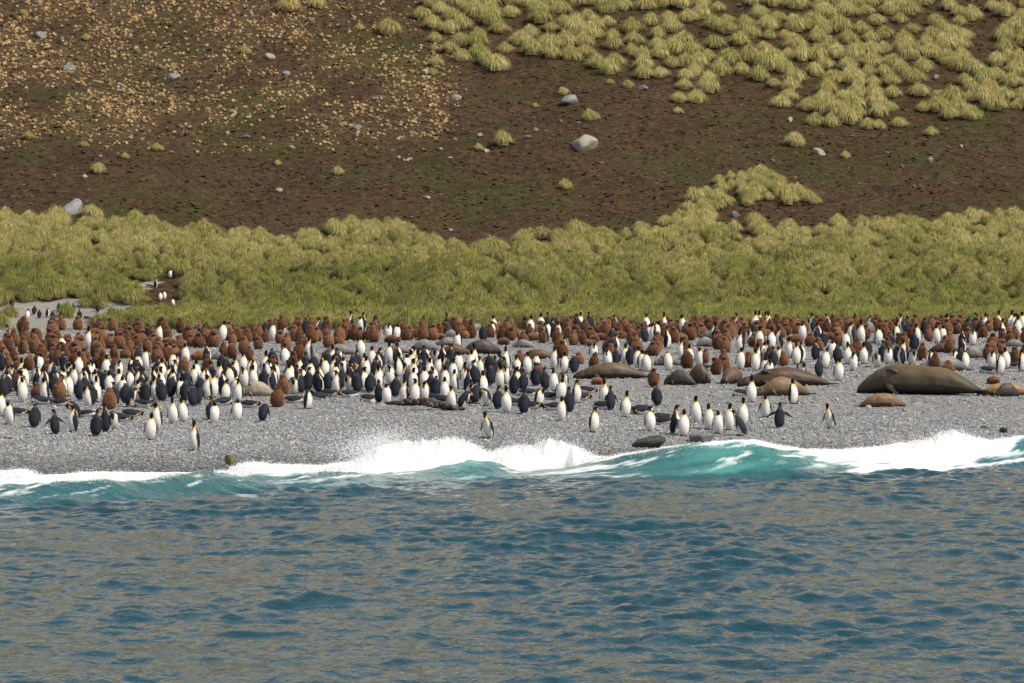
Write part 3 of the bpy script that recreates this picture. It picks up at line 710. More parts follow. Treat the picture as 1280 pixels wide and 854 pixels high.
def make_adult(name, pose, turn=0, flip=(.14, .14), prone=False, fwd=0.0):
    keys = resample(POSE_KEYS[pose], 45)
    body = tube([(Vector((0, k[0], k[1])), k[2] * (1.09 if k[1] < .6 or prone else 1.05), k[3] * 1.08) for k in keys], 20, adult_col)
    if turn: twist([body], turn, .60, .74)
    y5, z5 = POSE_KEYS[pose][4][0], POSE_KEYS[pose][4][1]
    parts = [body, flipper(-1, z5 + .05, flip[0], fwd, y0=y5 + .01), flipper(1, z5 + .05, flip[1], fwd, y0=y5 + .01), foot(-1), foot(1)]
    t0 = POSE_KEYS[pose][0]
    tail = tube([(Vector((0, t0[0] + .0, .12)), .05, .035), (Vector((0, t0[0] + .05, .06)), .045, .02), (Vector((0, t0[0] + .085, .012)), .02, .008)], 10, lambda q, a: SLATE); parts.append(tail)
    if prone:
        for V, F, K in parts:
            for p in V: x, y, z = p; p.y, p.z = -z + .42, y * .92 + .128
            # belly down: forward (-y) becomes down
        head = [p for p in body[0] if p.y < -.20]
        for p in head: p.z += (-.20 - p.y) * .35
    return fuse(name, parts, .0125, MP)
ADULT = {
    's': [make_adult('penguin_upright', 'stand'), make_adult('penguin_look_left', 'stand', -.9), make_adult('penguin_look_right', 'stand', .9), make_adult('penguin_tall', 'tall', .3), make_adult('penguin_hunched', 'hunch', -.3, (.2, .1))],
    'h': [make_adult('penguin_stretched', 'tall', 0, (.22, .2)), make_adult('penguin_calling', 'call')],
    'p': [make_adult('penguin_preening', 'preen', .5), make_adult('penguin_preening_low', 'preen', -.7, (.3, .12)), make_adult('penguin_bowing', 'bow')],
    'b': [make_adult('penguin_bow', 'bow', 0, (.18, .18))],
    'w': [make_adult('penguin_walking', 'lean', 0, (.30, .25))],
    'o': [make_adult('penguin_flippers_out', 'stand', .2, (1.05, 1.0))],
    'n': [make_adult('penguin_head_tucked', 'tuck')],
    'd': [make_adult('penguin_prone', 'hunch', -.5, (.35, .2), True), make_adult('penguin_prone_hunched', 'hunch', .6, (.12, .4), True)],
}
DOWN, DOWN2 = (.140, .066, .037), (.24, .130, .075)
def chick_col(q, a):
    k = q * 8
    if k > 7.05: return (.02, .018, .018)
    if k > 5.5 and a < 1.1: return (.035, .020, .016)
    t = .5 + .5 * math.cos(a); return tuple(x * (1 - .5 * t) + y * .5 * t for x, y in zip(DOWN, DOWN2))
K_CHICK = [(.06, .03, .11, .10), (.03, .09, .185, .175), (.0, .21, .228, .212), (0, .35, .212, .20), (.0, .46, .165, .155), (-.005, .54, .108, .108), (-.025, .61, .094, .098), (-.105, .64, .028, .026), (-.165, .63, .007, .007)]
C_POSE = {'stand': K_CHICK, 'slim': [(a, b * 1.08, c * .86, d * .86) for a, b, c, d in K_CHICK], 'squat': [(a * 1.1, b * .82, c * 1.1, d * 1.12) for a, b, c, d in K_CHICK],
          'droop': K_CHICK[:5] + [(-.07, .54, .112, .112), (-.14, .555, .092, .096), (-.20, .51, .028, .026), (-.225, .465, .007, .007)], 'back': K_CHICK[:5] + [(.0, .56, .106, .106), (.005, .64, .088, .092), (-.03, .73, .028, .026), (-.055, .785, .007, .007)]}
def mat_chick():
    s = NT('chick_down'); c = s.attr('col', 'Color'); v = s.objvec()
    f = s.noise(16, 4, .7, v); c = s.mix(s.ramp(f, [(.3, .6), (.62, 0.0)]), c, (.40, .34, .30), 'MULTIPLY')
    c = s.mix(s.rand(), s.mix(1.0, c, (.55, .48, .45), 'MULTIPLY'), s.mix(1.0, c, (1.35, 1.3, 1.25), 'MULTIPLY'))
    s.bump(s.noise(45, 3, .7, v), .6, .02)
    return s.fin(c, .95, .05, Sheen_Weight=.9, Sheen_Roughness=.45, Sheen_Tint=(.75, .55, .42, 1))
MC = mat_chick()
def fluff(n):
    """short tufts of down standing off the skin, welded to it"""
    def f(me):
        r = random.Random(n); bm = bmesh.new(); bm.from_mesh(me); bm.normal_update()
        for v in bm.verts:
            if v.co.z > .04 and r.random() < .22: v.co += v.normal * r.uniform(.012, .036) + Vector((0, 0, -.014))
        bm.to_mesh(me); bm.free()
    return f
def make_chick(name, pose, turn=0, lying=False, seed=0):
    body = tube([(Vector((0, k[0], k[1])), k[2], k[3]) for k in resample(C_POSE[pose], 40)], 20, chick_col)
    if turn: twist([body], turn, .52, .66)
    z5 = C_POSE[pose][4][1]
    fl = []
    for s in (-1, 1):
        v, f, k = flipper(s, z5 + .02, .14, 0, .27, .175); fl.append((v, f, [DOWN] * len(k)))
    parts = [body, *fl] + ([foot(-1), foot(1)])
    if lying:
        for V, F, K in parts:
            for p in V: x, y, z = p; p.y, p.z = -z * .9 + .32, y * .8 + .15
        for p in body[0]:
            if p.y < -.2: p.z += .02
    return fuse(name, parts, .017, MC, .003, seed, fluff(seed))
CHICK = {'s': [make_chick('chick_upright', 'stand', .3, seed=1), make_chick('chick_look_left', 'stand', -1.2, seed=2), make_chick('chick_slim', 'slim', .6, seed=3), make_chick('chick_squat', 'squat', -.4, seed=4), make_chick('chick_drooping', 'droop', .4, seed=5), make_chick('chick_head_up', 'back', 1.0, seed=6)],
         'l': [make_chick('chick_lying', 'stand', .2, True, 7), make_chick('chick_lying_squat', 'squat', -.8, True, 8)]}

# ------------------------------------------------------------------ where each bird stands (crop pixels of the photograph: x, foot y, facing + pose)
A = []
A += crop_list(0, 385, 7.98, '55 375 BLs;875 405 F;635 470 Fn;680 705 F;905 700 FRs;360 790 Fn;120 795 L;500 790 Rb;590 800 FLb;240 800 FR;80 860 B;1185 700 F;985 790 B;1110 800 B')
A += crop_list(0, 465, 7.98, '95 525 F;8 445 F;330 560 BL;545 625 BLo;720 605 FLs;750 470 FLb;955 645 B;1060 605 BR;1140 575 Fp;880 350 FL;445 290 FL;680 245 F;800 285 B;225 300 FR;90 195 F;40 250 B;1185 215 F;1030 190 B;740 160 F;1240 310 B;1100 230 FR;1225 250 F;200 440 Rd;440 325 Rd;575 340 Ld;830 455 Ld;1230 495 Rd;600 160 FR;830 170 F;920 200 FL;960 300 F;1150 330 B')
A += crop_list(160, 385, 7.98, '90 560 BLs;100 655 Fn;935 330 F;310 345 F;685 320 FR;575 555 F;460 650 Fn;790 560 BR;660 785 F;770 790 F;1080 690 FR;1150 660 F;930 775 F;1015 780 F;1175 790 Fp;1235 700 F;1245 790 F;285 745 Fb;150 830 F;30 800 B;80 760 B;560 800 Fp;40 690 FR')
A += crop_list(160, 465, 7.98, '215 680 Fs;290 570 F;450 515 F;555 500 F;660 790 FLh;860 512 FR;1080 487 F;640 345 BL;965 295 F;1090 305 F;870 195 Fb;520 255 F;30 350 R;95 295 FL;270 290 FL;340 300 B;730 245 B;310 265 B;60 450 Rd;180 355 Rd;920 335 Ld;1240 355 Rd;800 480 BL;420 250 B;200 190 F;150 190 B;700 330 B;580 190 B')
A += crop_list(320, 385, 7.98, '160 325 Fn;285 310 FR;90 300 B;520 515 FL;85 665 F;115 690 F;300 575 F;825 565 F;1050 490 Fn;1160 590 F;690 700 F;465 800 F;440 700 F;580 645 B;720 625 B;920 825 F;1010 850 B;845 800 BL;720 830 B;600 830 B;430 855 BL;390 860 F;170 800 F;80 805 B;1130 850 B;1215 810 F;1235 610 F;1020 700 F;1100 700 F;640 850 BR;530 830 B;860 690 F;330 790 F;980 660 B;1180 700 B')
A += crop_list(320, 465, 7.98, '75 500 Bb;515 370 Rp;345 310 Ld;660 275 Rd;900 255 Ld;760 250 Rd;1150 295 Rd;1235 312 BR')
A += crop_list(480, 385, 7.98, '40 310 F;120 325 FR;415 570 F;505 560 F;150 650 B;540 690 F;745 640 F;690 730 F;805 775 F;1015 650 F;1140 660 F;1215 610 F;500 780 F;910 760 B;1060 770 B;1230 760 F;1150 800 F;330 650 F;60 770 F;375 800 B;1000 345 BRs;860 640 F;620 690 BL;240 660 FR;960 690 F;280 720 F;880 700 F;460 640 FL;1080 660 B')
A += crop_list(480, 465, 7.98, '30 320 F;195 312 FL;300 312 F;395 292 Fp;510 245 B;605 275 F;695 372 F;770 372 R;860 315 Fp;920 322 Bb;1020 342 FLp;1130 372 B;1225 405 F;1160 150 F;490 285 Rd;610 315 Rd;1030 665 FLw;110 250 B')
A += crop_list(640, 385, 7.98, '180 265 F;285 240 F;365 305 F;462 330 F;412 305 B;680 210 F;775 205 B;1010 170 F;815 515 F;1005 465 BR;60 680 F;150 660 F;240 650 Fn;420 610 FL;530 650 F;620 650 B;420 830 F;515 805 F;960 595 F;1030 590 B;1130 570 F;1185 575 B;1250 595 F;350 220 B;90 780 B;240 780 B;20 760 F')
A += crop_list(640, 465, 7.98, '115 420 B;260 352 FR;490 492 F;480 280 F;570 402 B;645 312 FR;815 605 FRs;1130 452 F;985 380 Bw;930 330 FL;220 370 Rd;395 385 Ld;1235 415 Ld;930 365 Rd;400 275 Rd;705 285 Rd;25 335 Rd;770 215 Rd;110 190 B;180 240 Rd;330 180 B')
A += crop_list(800, 385, 7.98, '65 240 F;130 335 FL;45 345 BL;440 250 F;275 402 R;1080 352 F;1000 412 B;75 635 F;285 622 Fn;415 515 FL;590 595 FL;1000 610 F;1150 628 F;1240 685 F;1145 185 Fh;1215 165 Fh;1260 185 Fh;1265 535 F;20 625 F;660 630 Rd;1150 330 Bw')
A += crop_list(800, 465, 7.98, '110 592 F;345 622 R;435 642 F;565 507 F;690 577 F;782 617 F;890 582 F;1000 642 Lw;1030 525 F;1110 302 Fh;175 338 B;240 490 Rd;210 530 Ld;20 425 Ld;1040 245 Rd;1255 462 Fw')
A += crop_list(960, 385, 7.98, '280 565 F;325 690 FR;475 520 BR;565 602 F;640 510 F;695 552 B;505 692 BL;705 727 F;797 562 F;850 627 F;955 562 F;992 505 B;1095 592 F;1195 562 F;1145 535 B;430 210 F;600 160 F;10 690 F;90 565 FL;340 545 R;10 205 Fh')
A += crop_list(960, 465, 7.98, '255 320 FR;110 560 Bo;605 572 FLw')
A += crop_list(1120, 385, 7.98, '215 352 F;465 342 FR;410 355 F;765 372 F;830 235 F;895 200 F;1145 225 F;1260 190 F;1225 285 F;1010 190 F;950 602 F;1040 662 FR;1100 605 F;580 595 FL;690 612 FRn;640 605 B;50 565 L;160 565 F;15 545 B;940 650 Rd;1190 605 Rd;1262 635 FR;800 190 B;1180 190 F')
CH = []
CH += crop_list(0, 385, 7.98, '130 390;240 372;375 355;345 455;440 445;225 465;410 505;140 535;40 500;70 600;185 620;280 622;375 605;525 445;540 485;600 585;690 475;785 375;785 445;845 530;960 505;1005 435;930 375;1000 355;1105 405;1185 415;1145 505;1240 505;735 575;820 645;1035 605;960 600;1150 645;1175 685;225 765;480 690;90 440;490 380;650 405')
CH += crop_list(0, 465, 7.98, '375 268;590 278;165 195;1090 375')
CH += crop_list(160, 385, 7.98, '100 325;225 325;60 380;255 405;385 340;190 445;305 478;510 425;395 372 l;455 472 l;640 385;705 398;790 385;860 390;840 335;760 325;1040 375;1010 325;1180 305;1175 345;1255 335;960 495;1040 505;1160 455;1200 525;680 522 l;410 785;330 645;540 655;790 655;700 295;1105 345;20 440;10 500;600 330')
CH += crop_list(320, 385, 7.98, '240 355;25 415;300 445;390 335;430 365;720 398;620 335;700 315;825 385;895 325;1050 335;990 325;1120 335;1210 345;1255 345;430 525;370 640;560 355;510 425;20 305;840 335;1170 305;160 620;90 350')
CH += crop_list(320, 465, 7.98, '270 232;215 352')
CH += crop_list(480, 385, 7.98, '220 325;260 295;345 305;400 325;480 325;620 265;650 285;720 285;870 305;1100 255;1180 325;1260 325;235 322 l;90 352 l;570 318 l;1060 305;1215 372 l;760 275;180 285;1225 245;540 280;820 250;10 345')
CH += crop_list(640, 385, 7.98, '110 348;170 285;305 352;230 325 l;30 295;525 245;585 205;645 305;700 372;620 372;780 315;870 255;930 275;1000 345;960 462;1060 255;1155 295;1090 305 l;820 342 l;900 225;1110 205;1230 435;500 505;670 562;80 565;270 672;810 602;1260 305;500 372 l;460 225;560 305;880 325 l;1200 265;780 382 l;460 450;720 260;970 210;560 260')
CH += crop_list(640, 465, 7.98, '870 130 l')
CH += crop_list(800, 385, 7.98, '190 275;340 295;380 245;560 255;500 325;540 190;690 245;780 245;865 352;930 295;990 265;1040 285;1210 205;1150 265;1220 275;1250 285 l;180 408;210 305;420 332 l;470 605;455 465;650 555;835 580;760 668;850 642;140 792;1085 595;940 205;1030 205;850 265;250 295;270 205;620 210;320 215;740 200')
CH += crop_list(960, 385, 7.98, '70 215;120 305;190 275;180 245;240 245;310 285;370 255;490 165;530 235;590 245;680 265;810 265;720 235;880 175;905 322;985 312;840 322;490 292 l;600 322 l;260 342 l;705 388;875 485;170 582;35 565;1130 275;1060 185;1225 265;1215 372;820 160;1100 185;1160 185;1260 205;330 195;20 275;770 185;650 200;550 175')
CH += crop_list(1120, 385, 7.98, '35 195;40 372;145 305;200 125;325 335;405 185;500 155;610 265;710 235;725 352;800 255;900 235;1010 235;1190 185;1065 345;960 425;1040 452;1180 545;530 452;260 525;380 632;520 678;250 175 l;360 155;1120 285;510 275;1185 325;990 762 l;640 165;300 175;450 130;570 165;120 180')
FACE = {'F': 0, 'FL': -40, 'L': -90, 'BL': -140, 'B': 180, 'BR': 140, 'R': 90, 'FR': 40}
rb = random.Random(21); birds = []
def crowd_pix(u, v, far):
    h = pix(u, v, 380 if far else 120, 420 if far else 217.5)
    if h is None or (not far and h[1] > 217):
        d = rb.uniform(213, 217.5); x = (u - 640) / FPX * d; h = (x, d, float(ground_z(x, d)))
    return h
for (u, v, code) in A + FAR:
    far = (u, v, code) in FAR
    f = ''.join(c for c in code if c.isupper()); p = ''.join(c for c in code if c.islower()) or 's'
    h = crowd_pix(u, v, far); birds.append(dict(k='a', u=u, v=v, f=f, p=p, x=h[0], y=h[1], z=h[2], far=far))
for e in CH:
    p = e[2] if len(e) > 2 else 's'; h = crowd_pix(e[0], e[1], False); birds.append(dict(k='c', u=e[0], v=e[1], f=rb.choice(['F', 'FL', 'FR', 'B', 'BL', 'BR', 'L', 'R', 'F', 'B']), p=p, x=h[0], y=h[1], z=h[2], far=False))
n_ad = sum(b['k'] == 'a' for b in birds); n_ch = len(birds) - n_ad
# fill the thick of the colony
def fill(kind, n, zones_):
    c = 0; t = 0
    while c < n and t < 20000:
        t += 1; u0, u1, v0, v1 = rb.choice(zones_); u = rb.uniform(u0, u1); v = rb.uniform(v0, v1); h = crowd_pix(u, v, False)
        if any((b['x'] - h[0]) ** 2 + (b['y'] - h[1]) ** 2 < .55 ** 2 for b in birds): continue
        birds.append(dict(k=kind, u=u, v=v, f=rb.choice(['F', 'F', 'FL', 'FR', 'B', 'B', 'BL', 'BR', 'L', 'R']), p='s', x=h[0], y=h[1], z=h[2], far=False)); c += 1
fill('a', max(0, 300 - n_ad), [(-8, 310, 468, 505), (170, 330, 462, 485), (330, 700, 452, 492), (400, 640, 460, 492), (330, 470, 468, 500)])
n_fill0 = len(birds)
fill('a', 110, [(-8, 300, 462, 508), (330, 640, 452, 492), (400, 700, 458, 496), (0, 330, 470, 500)])
fill('a', 60, [(0, 1285, 412, 428), (560, 1285, 415, 440), (700, 1285, 425, 462)])
for b in birds[n_fill0:]: b['mass'] = True
n_fill1 = len(birds)
fill('c', 90, [(680, 1285, 424, 452), (560, 1285, 408, 426), (0, 1285, 406, 420), (0, 240, 425, 455)])
for b in birds[n_fill1:]: b['mass'] = True
n_chick_mass = len(birds) - n_fill1
fill('c', max(0, 300 - n_ch), [(-8, 250, 428, 460), (0, 1285, 412, 424), (330, 1285, 408, 420)])
for it in range(6):                                          # nobody stands inside a neighbour
    for i, a in enumerate(birds):
        for b in birds[i + 1:]:
            dx, dy = b['x'] - a['x'], b['y'] - a['y']
            if abs(dy) > .5 or abs(dx) > .5: continue
            m_ = .36 if a['k'] == b['k'] == 'a' else .42; q = math.hypot(dx, dy) or .01
            if q < m_:
                s = (m_ - q) / 2 / q; dx, dy = (dx, dy) if q > .02 else (.3, .3); a['x'] -= dx * s; a['y'] -= dy * s; b['x'] += dx * s; b['y'] += dy * s
MASS = []; CMASS = []
for b in birds:
    fam = (ADULT if b['k'] == 'a' else CHICK)[b['p']]; me = rb.choice(fam)
    if b['k'] == 'a' and b['p'] == 's' and rb.random() < .26 and not b['far'] and b['v'] < 515: me = rb.choice(ADULT['p'])
    if b.get('mass'):                                       # past the first 300: mostly hidden birds in the thick of the crowd
        sz = rb.uniform(.94, 1.06); (MASS if b['k'] == 'a' else CMASS).append(((b['x'], b['y'], float(ground_z(b['x'], b['y'])) - .005), sz, R(FACE[b['f']] + rb.gauss(0, 14)), rb.randrange(5))); continue
    o = link('king_penguin' if b['k'] == 'a' else 'penguin_chick', me)
    s = rb.uniform(.94, 1.06) if b['k'] == 'a' else rb.uniform(.80, 1.14)
    if b['p'] == 's' and b['k'] == 'a' and b['v'] > 500: s *= 1.0
    b['z'] = float(ground_z(b['x'], b['y'])); o.location = (b['x'], b['y'], b['z'] - .005); o.scale = (s, s, s)
    o.rotation_euler = (rb.gauss(0, .055), rb.gauss(0, .055), R(FACE[b['f']] + rb.gauss(0, 14))); b['o'] = o; b['u'] = px_of(b['x'], b['y'], b['z'])[0]; b['me'] = me.name
gn_scatter('penguin_crowd', [m_[0] for m_ in MASS], [(m_[1],) * 3 for m_ in MASS], [(0, 0, m_[2]) for m_ in MASS], ADULT['s'], [m_[3] for m_ in MASS], MP, 'more adult penguins half hidden in the thick of the colony', 'penguins')
gn_scatter('chick_crowd', [m_[0] for m_ in CMASS], [(m_[1],) * 3 for m_ in CMASS], [(0, 0, m_[2]) for m_ in CMASS], CHICK['s'], [m_[3] for m_ in CMASS], MC, 'more brown chicks half hidden in the last rows', 'penguin chicks')
birds = [b for b in birds if 'o' in b]
POSEW = {'s': {'F': 'facing the sea', 'FL': 'facing half left', 'FR': 'facing half right', 'L': 'in left profile', 'R': 'in right profile', 'B': 'showing its dark back', 'BL': 'turned away leftward', 'BR': 'turned away rightward'}}
def pose_words(b):
    if b['k'] == 'c': return 'lying brown chick' if b['p'] == 'l' else 'brown downy chick'
    if b['p'] == 'd': return 'adult penguin lying flat'
    if b['p'] in 'pb' or 'preen' in b['me'] or 'bow' in b['me']: return 'adult penguin bent over preening'
    if b['p'] == 'n': return 'white-bellied adult with head tucked'
    if b['p'] == 'o': return 'adult with flippers spread, back to us'
    return 'adult penguin ' + POSEW['s'][b['f']]
def place_words(b):
    u, d = b['u'], b['y']
    if b['far']: return 'far in the clearing behind the beach' if u < 170 else 'far up among the tussocks'
    sec = 'at the left end' if u < 150 else 'left of the pale pup' if u < 300 else 'right of the pale pup' if u < 480 else 'behind the kelp heap' if u < 580 else 'left of the olive seal' if u < 710 else \
          'by the olive seal' if u < 825 else 'by the paired seals' if u < 940 else 'by the dark long seal' if u < 1065 else 'by the huge bull seal'
    row = 'nearest the surf' if d < 154 else 'front rows' if d < 168 else 'middle rows' if d < 182 else 'rear rows' if d < 200 else 'last rows'
    return sec + ', ' + row
cells = {}
for b in birds: cells.setdefault((pose_words(b), place_words(b)), []).append(b)
for (pw, pl), lst in cells.items():
    lst.sort(key=lambda b: b['u'])
    for k, b in enumerate(lst):
        far_g = 'penguins beyond the beach' if b['far'] else ('king penguins on the beach' if b['k'] == 'a' else 'brown penguin chicks on the beach')
        lab = '%s %s' % (pw, pl) if len(lst) == 1 else '%s %s, %s from left' % (pw, pl, ordinal(k))
        tag(b['o'], lab, 'penguin' if b['k'] == 'a' else 'penguin chick', far_g)
HAND = {(242.7, 564): 'slim penguin stretching its neck, alone above the surf left of centre', (609, 548.3): 'penguin walking leftward alone just above the tall splash', (742, 540.8): 'penguin turning its head right, alone above the surf at centre',
        (973.8, 535): 'dark-backed penguin holding both flippers out wide', (1035.8, 536.7): 'lone white-bellied penguin walking on gravel below the small tan seal', (992, 505): 'penguin half turned in front of the tan seal', (939, 502.8): 'tall white penguin in front of the round seal',
        (68.3, 543.3): 'dark penguin stooping with one flipper out at the left end', (329.4, 527.7): 'dark-backed penguin bowing its head to the ground beside the lone chick', (822, 507.4): 'slate-backed penguin standing alone left of the paired seals'}
for (u, v), t in HAND.items():
    b = min((b for b in birds if b['k'] == 'a'), key=lambda b: (b['u'] - u) ** 2 + (px_of(b['x'], b['y'], b['z'])[1] - v) ** 2); b['o']['label'] = t

# ------------------------------------------------------------------ seals
def mat_seal(name, top, side, spot=.5):
    s = NT(name); v = s.objvec(); sp = s.n('ShaderNodeSeparateXYZ'); s.t.links.new(v, sp.inputs[0])
    a = s.noise(1.5, 5, .6, v); b = s.noise(7, 4, .65, v)
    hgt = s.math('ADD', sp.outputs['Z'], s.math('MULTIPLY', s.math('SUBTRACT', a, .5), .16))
    c = s.mix(s.ramp(hgt, [(.04, 0.0), (.25, 1.0)]), side, top)  # paler lit top and darker shaded underside put into the hide colour
    c = s.mix(s.ramp(b, [(.45, 0.0), (.7, spot)]), c, tuple(x * .45 for x in side))
    s.bump(s.noise(9, 5, .6, v), .5, .04)
    c = s.mix(1.0, c, s.attr('col', 'Color'), 'MULTIPLY')
    return s.fin(c, .55, .4)
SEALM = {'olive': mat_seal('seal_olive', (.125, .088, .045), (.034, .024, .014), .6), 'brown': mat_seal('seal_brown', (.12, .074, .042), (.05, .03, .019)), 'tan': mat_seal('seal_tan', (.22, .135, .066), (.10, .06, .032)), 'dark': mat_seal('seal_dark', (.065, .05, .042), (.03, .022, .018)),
         'grey': mat_seal('seal_grey', (.19, .182, .172), (.105, .098, .092), .4), 'gold': mat_seal('seal_gold', (.33, .205, .06), (.14, .08, .025)), 'choc': mat_seal('seal_chocolate', (.085, .045, .028), (.04, .022, .015)), 'pale': mat_seal('seal_pale', (.34, .29, .22), (.24, .20, .15), .15)}
def seal_mesh(name, mat, fat=1.0, bull=False, bend=0.0, flat=1.0, seed=0, flip_up=True):
    """about 1 long along X, head at -X; belly flattened on the ground"""
    r = random.Random(seed)
    prof = [(-.50, .026, .024, .050), (-.482, .046, .044, .058), (-.45, .062, .062, .075), (-.405, .076, .076, .092), (-.36, .080, .080, .098), (-.28, .118, .110, .115), (-.15, .160, .150, .140), (0, .168, .155, .145), (.15, .150, .138, .130), (.28, .110, .100, .100), (.38, .066, .060, .062), (.44, .040, .032, .035), (.47, .026, .018, .02)]
    if bull: prof[:8] = [(-.512, .040, .034, .040), (-.495, .066, .052, .058), (-.46, .084, .072, .082), (-.41, .100, .098, .108), (-.35, .118, .122, .132), (-.27, .140, .142, .152), (-.15, .158, .148, .148), (0, .160, .140, .138)]
    V = []; F = []; K = []; seg = 22; pr = resample(prof, 40)
    for i, (x, w, h, zc) in enumerate(pr):
        w *= fat; h *= fat; zc = zc * fat; yb = bend * math.sin((x + .5) * math.pi)
        for k in range(seg):
            a = 2 * math.pi * k / seg; z = zc + math.sin(a) * h * flat; z = max(z, .004 + .02 * fat * (1 + math.sin(a)))
            wr = 1 + (.030 if -.42 < x < -.28 else .0) * math.sin(x * 85 + seed + 1.2 * math.sin(a * 2 + seed)) + .028 * math.sin(x * 13 + a * 2 + seed * 1.7) + .012 * math.sin(x * 31 - a * 3 + seed)
            z = .004 + (z - .004) * (1 + (wr - 1) * .8)
            V.append(Vector((x, yb + math.cos(a) * w * wr * (1.08 if math.sin(a) < 0 else 1), z))); K.append((.30,) * 3 if x < -.492 or (-.455 < x < -.43 and .3 < math.sin(a) < .75) else (.6,) * 3 if x < -.47 else (.97 + .03 * (k % 2),) * 3)
    for i in range(len(pr) - 1):
        for k in range(seg): F.append((i * seg + k, i * seg + (k + 1) % seg, (i + 1) * seg + (k + 1) % seg, (i + 1) * seg + k))
    F.append(tuple(range(seg))); F.append(tuple((len(pr) - 1) * seg + k for k in range(seg))[::-1])
    parts = [(V, F, K)]
    def limb(p0, p1, p2, w, t):
        v = []; f = []
        for i in range(7):
            q = i / 6; c = Vector(p0) * (1 - q) ** 2 + Vector(p1) * 2 * q * (1 - q) + Vector(p2) * q * q; ww = w * (.8 + .5 * math.sin(q * 3.14)) * (1 - .3 * q)
            d = (Vector(p2) - Vector(p0)).normalized(); s = d.cross(Vector((0, 0, 1))).normalized(); up = s.cross(d)
            for k in range(8): a = 6.2832 * k / 8; v.append(c + s * math.cos(a) * ww + up * math.sin(a) * t)
        for i in range(6):
            for k in range(8): f.append((i * 8 + k, i * 8 + (k + 1) % 8, (i + 1) * 8 + (k + 1) % 8, (i + 1) * 8 + k))
        f.append(tuple(range(8))); f.append(tuple(48 + k for k in range(8))[::-1]); return v, f, [(.55, .55, .55)] * len(v)
    parts += [limb((.44, .01, .03), (.49, .03, .03), (.56, .065, .02), .034, .010), limb((.44, -.01, .03), (.49, -.03, .03), (.56, -.065, .018), .034, .010)]
    z = .12 * fat
    parts.append(limb((-.24, -.115 * fat, z * .9), (-.21, -.165 * fat, z * .55), (-.15, -.185 * fat, .02), .028, .012))
    if flip_up: parts.append(limb((-.25, -.05 * fat, z * 2.05), (-.22, -.09 * fat, z * 2.25), (-.17, -.125 * fat, z * 1.9), .030, .012))
    else: parts.append(limb((-.24, .115 * fat, z * .9), (-.21, .165 * fat, z * .5), (-.15, .185 * fat, .02), .028, .012))
    me = fuse(name, parts, .008 if bull else .013, mat); return me
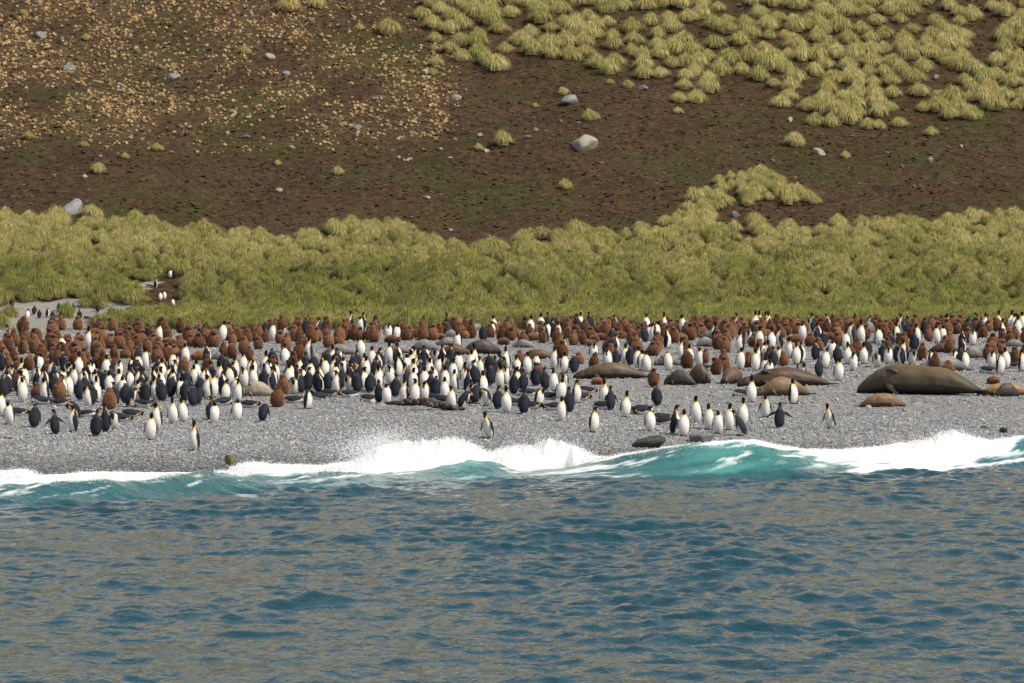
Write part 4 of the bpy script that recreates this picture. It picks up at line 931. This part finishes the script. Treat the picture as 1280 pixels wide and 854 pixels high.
# (px left, px right, base y, height px, material, kind, head side, yaw deg, bend, label)
SEALS = [
 (1073, 1232, 500, 39, 'olive', 'bull', -1, -22, .03, 'huge olive-brown bull elephant seal lying with head to the left'),
 (1070, 1134, 512, 18, 'tan', 'seal', 1, 8, .02, 'small tan seal lying below the huge bull'),
 (714, 815, 477, 21, 'olive', 'seal', -1, 4, 0, 'mottled olive seal with tan face lying behind the penguin crowd'),
 (829, 872, 485, 20, 'dark', 'seal', -1, -14, .03, 'dark brown seal, front one of the pair at right centre'),
 (856, 889, 484, 25, 'brown', 'seal', 1, -40, 0, 'warm brown seal, rear one of the pair at right centre'),
 (900, 932, 483, 21, 'brown', 'seal', -1, 68, 0, 'round grey-brown seal seen end-on behind a tall penguin'),
 (918, 1045, 487, 24, 'choc', 'seal', -1, 5, .02, 'long dark chocolate seal stretched out behind the tan one'),
 (943, 1017, 499, 24, 'tan', 'seal', -1, 8, .02, 'tan seal lying in front of the long dark one'),
 (1219, 1296, 497, 16, 'gold', 'seal', -1, 3, 0, 'golden-tan seal cut by the right border'),
 (1240, 1276, 499, 18, 'dark', 'seal', 1, 20, 0, 'black seal hump lying against the golden seal at right'),
 (545, 590, 446, 14, 'brown', 'seal', 1, 4, 0, 'brown seal lying behind the crowd at centre, left of a dark one'),
 (574, 628, 446, 19, 'dark', 'seal', 1, 8, 0, 'dark slate seal lying behind the crowd at centre'),
 (650, 696, 451, 13, 'brown', 'seal', -1, 0, 0, 'flat brown seal behind the crowd right of the dark slate seal'),
 (1157, 1202, 443, 13, 'choc', 'seal', 1, 4, 0, 'dark brown seal with a chick before it, behind the bull'),
 (1145, 1216, 468, 24, 'grey', 'seal', -1, 12, 0, 'grey-brown seal lying directly behind the huge bull'),
 (299, 346, 499, 20, 'pale', 'seal', -1, 3, 0, 'pale sandy seal pup lying amid penguins at left'),
 (873, 904, 425, 12, 'grey', 'seal', -1, -5, 0, 'sleek grey seal pup among the rear chicks at right centre'),
 (868, 894, 436, 15, 'grey', 'seal', 1, 20, 0, 'grey seal pup curled just below the sleek pup'),
 (816, 854, 460, 17, 'grey', 'seal', -1, 8, 0, 'broad grey seal pup left of the paired seals'),
 (512, 545, 441, 17, 'grey', 'seal', 1, 4, 0, 'wide grey seal pup behind the middle crowd'),
 (480, 516, 444, 14, 'grey', 'seal', -1, 0, 0, 'low grey seal pup left of the wide grey pup'),
 (543, 576, 434, 12, 'grey', 'seal', -1, 0, 0, 'grey seal pup above the brown seal'),
 (552, 574, 424, 12, 'grey', 'seal', 1, 10, 0, 'small grey seal pup between chicks at centre'),
 (588, 603, 416, 12, 'grey', 'seal', 1, 60, 0, 'small grey seal hump in the last row at centre'),
 (640, 668, 437, 13, 'grey', 'seal', -1, 0, 0, 'grey seal pup below the chicks right of centre'),
 (400, 446, 446, 16, 'grey', 'seal', 1, 0, 0, 'long grey seal pup behind the left-centre crowd'),
 (52, 72, 451, 9, 'grey', 'seal', 1, 0, 0, 'flat grey seal pup between chicks at the far left'),
 (700, 715, 421, 9, 'grey', 'seal', 1, 20, 0, 'tiny grey seal pup between chicks right of centre'),
 (940, 976, 432, 12, 'grey', 'seal', -1, 0, 0, 'grey seal pup below the row of chicks at right'),
 (1003, 1021, 427, 9, 'grey', 'seal', 1, 0, 0, 'short grey seal pup between two lying chicks'),
 (1077, 1097, 421, 19, 'grey', 'seal', -1, 45, 0, 'upright rounded grey seal pup among rear chicks at right'),
 (1085, 1113, 431, 9, 'grey', 'seal', 1, 0, 0, 'low grey seal pup right of the chick row'),
 (1124, 1150, 436, 10, 'grey', 'seal', -1, 0, 0, 'grey seal pup behind the penguins left of the bull'),
 (1200, 1233, 451, 18, 'grey', 'seal', -1, 6, 0, 'large grey seal pup behind the bull'),
 (1213, 1228, 425, 10, 'grey', 'seal', 1, 0, 0, 'small grey seal pup near the right border'),
 (1252, 1282, 436, 12, 'grey', 'seal', 1, 0, 0, 'grey seal pup at the right border'),
 (262, 283, 452, 12, 'grey', 'seal', 1, 0, 0, 'small grey seal pup behind the left crowd'),
]
for k, (x0, x1, yb, hp, mat, kind, side, yaw, bend, lab) in enumerate(SEALS):
    h = pix((x0 + x1) / 2, yb - .18 * hp, 120, 217.5) or crowd_pix((x0 + x1) / 2, yb, False); sc = FPX / h[1]
    vis = (x1 - x0) / sc; L_ = vis / max(math.cos(R(yaw)), .45) / 1.05; hm_ = hp / sc * (.86 if mat == 'grey' else 1.0)
    if abs(yaw) > 30: L_ *= .95
    fat = 1.0 if kind == 'seal' else .98
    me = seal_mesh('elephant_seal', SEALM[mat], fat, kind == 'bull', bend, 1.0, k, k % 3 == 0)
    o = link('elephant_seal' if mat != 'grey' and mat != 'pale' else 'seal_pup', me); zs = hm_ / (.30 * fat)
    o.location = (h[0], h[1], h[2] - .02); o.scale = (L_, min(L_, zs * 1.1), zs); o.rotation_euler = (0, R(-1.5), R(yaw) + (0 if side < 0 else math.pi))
    tag(o, lab, 'seal', 'seals hauled out on the beach')

# dark heap of washed-up kelp in front of the crowd, and loose scraps
def kelp_mesh(seed, n):
    r = random.Random(seed); parts = []
    for q in range(n):
        x = r.uniform(-.5, .5); a = r.gauss(0, .35); L_ = r.uniform(.25, .6); pth = []
        for i in range(8):
            t = i / 7 - .5; pth.append((Vector((x + t * L_ * math.cos(a), r.uniform(-.06, .06) + t * L_ * math.sin(a) * .3, .03 + .07 * (1 - (2 * x) ** 2) * r.uniform(.4, 1.0) * (1 - 2 * abs(t) * .6))), .035 * (1.1 - abs(t)), .02 * (1.1 - abs(t))))
        pth = [(Vector((p.y, p.x, p.z)), a_, b_) for p, a_, b_ in pth]
        V, F, K = tube(pth, 8); parts.append(([Vector((p.y, p.x, p.z)) for p in V], F, K))
    return parts
def mat_kelp():
    s = NT('kelp'); v = s.objvec(); return s.fin(s.ramp(s.noise(6, 4, .6, v), [(.3, (.012, .008, .006)), (.6, (.05, .028, .018)), (.75, (.11, .07, .05))]), .5, .4)
mk = mat_kelp()
for (u, v, w, n, lab) in ((528, 513, 74, 26, 'long dark brown heap of washed-up kelp in front of the crowd'), (472, 513, 11, 4, 'small dark kelp scrap left of the long kelp heap'), (394, 523, 8, 3, 'small dark kelp scrap on bare gravel left of centre'), (9, 550, 18, 4, 'dark kelp strand on gravel at the left border')):
    h = pix(u, v); o = link('kelp_heap', fuse('kelp_heap', kelp_mesh(int(u), n), .008, mk)); s = w / (FPX / h[1]); o.location = h; o.scale = (s, s, s * 2.0); o.rotation_euler = (0, R(4), R(-6)); tag(o, lab, 'kelp')
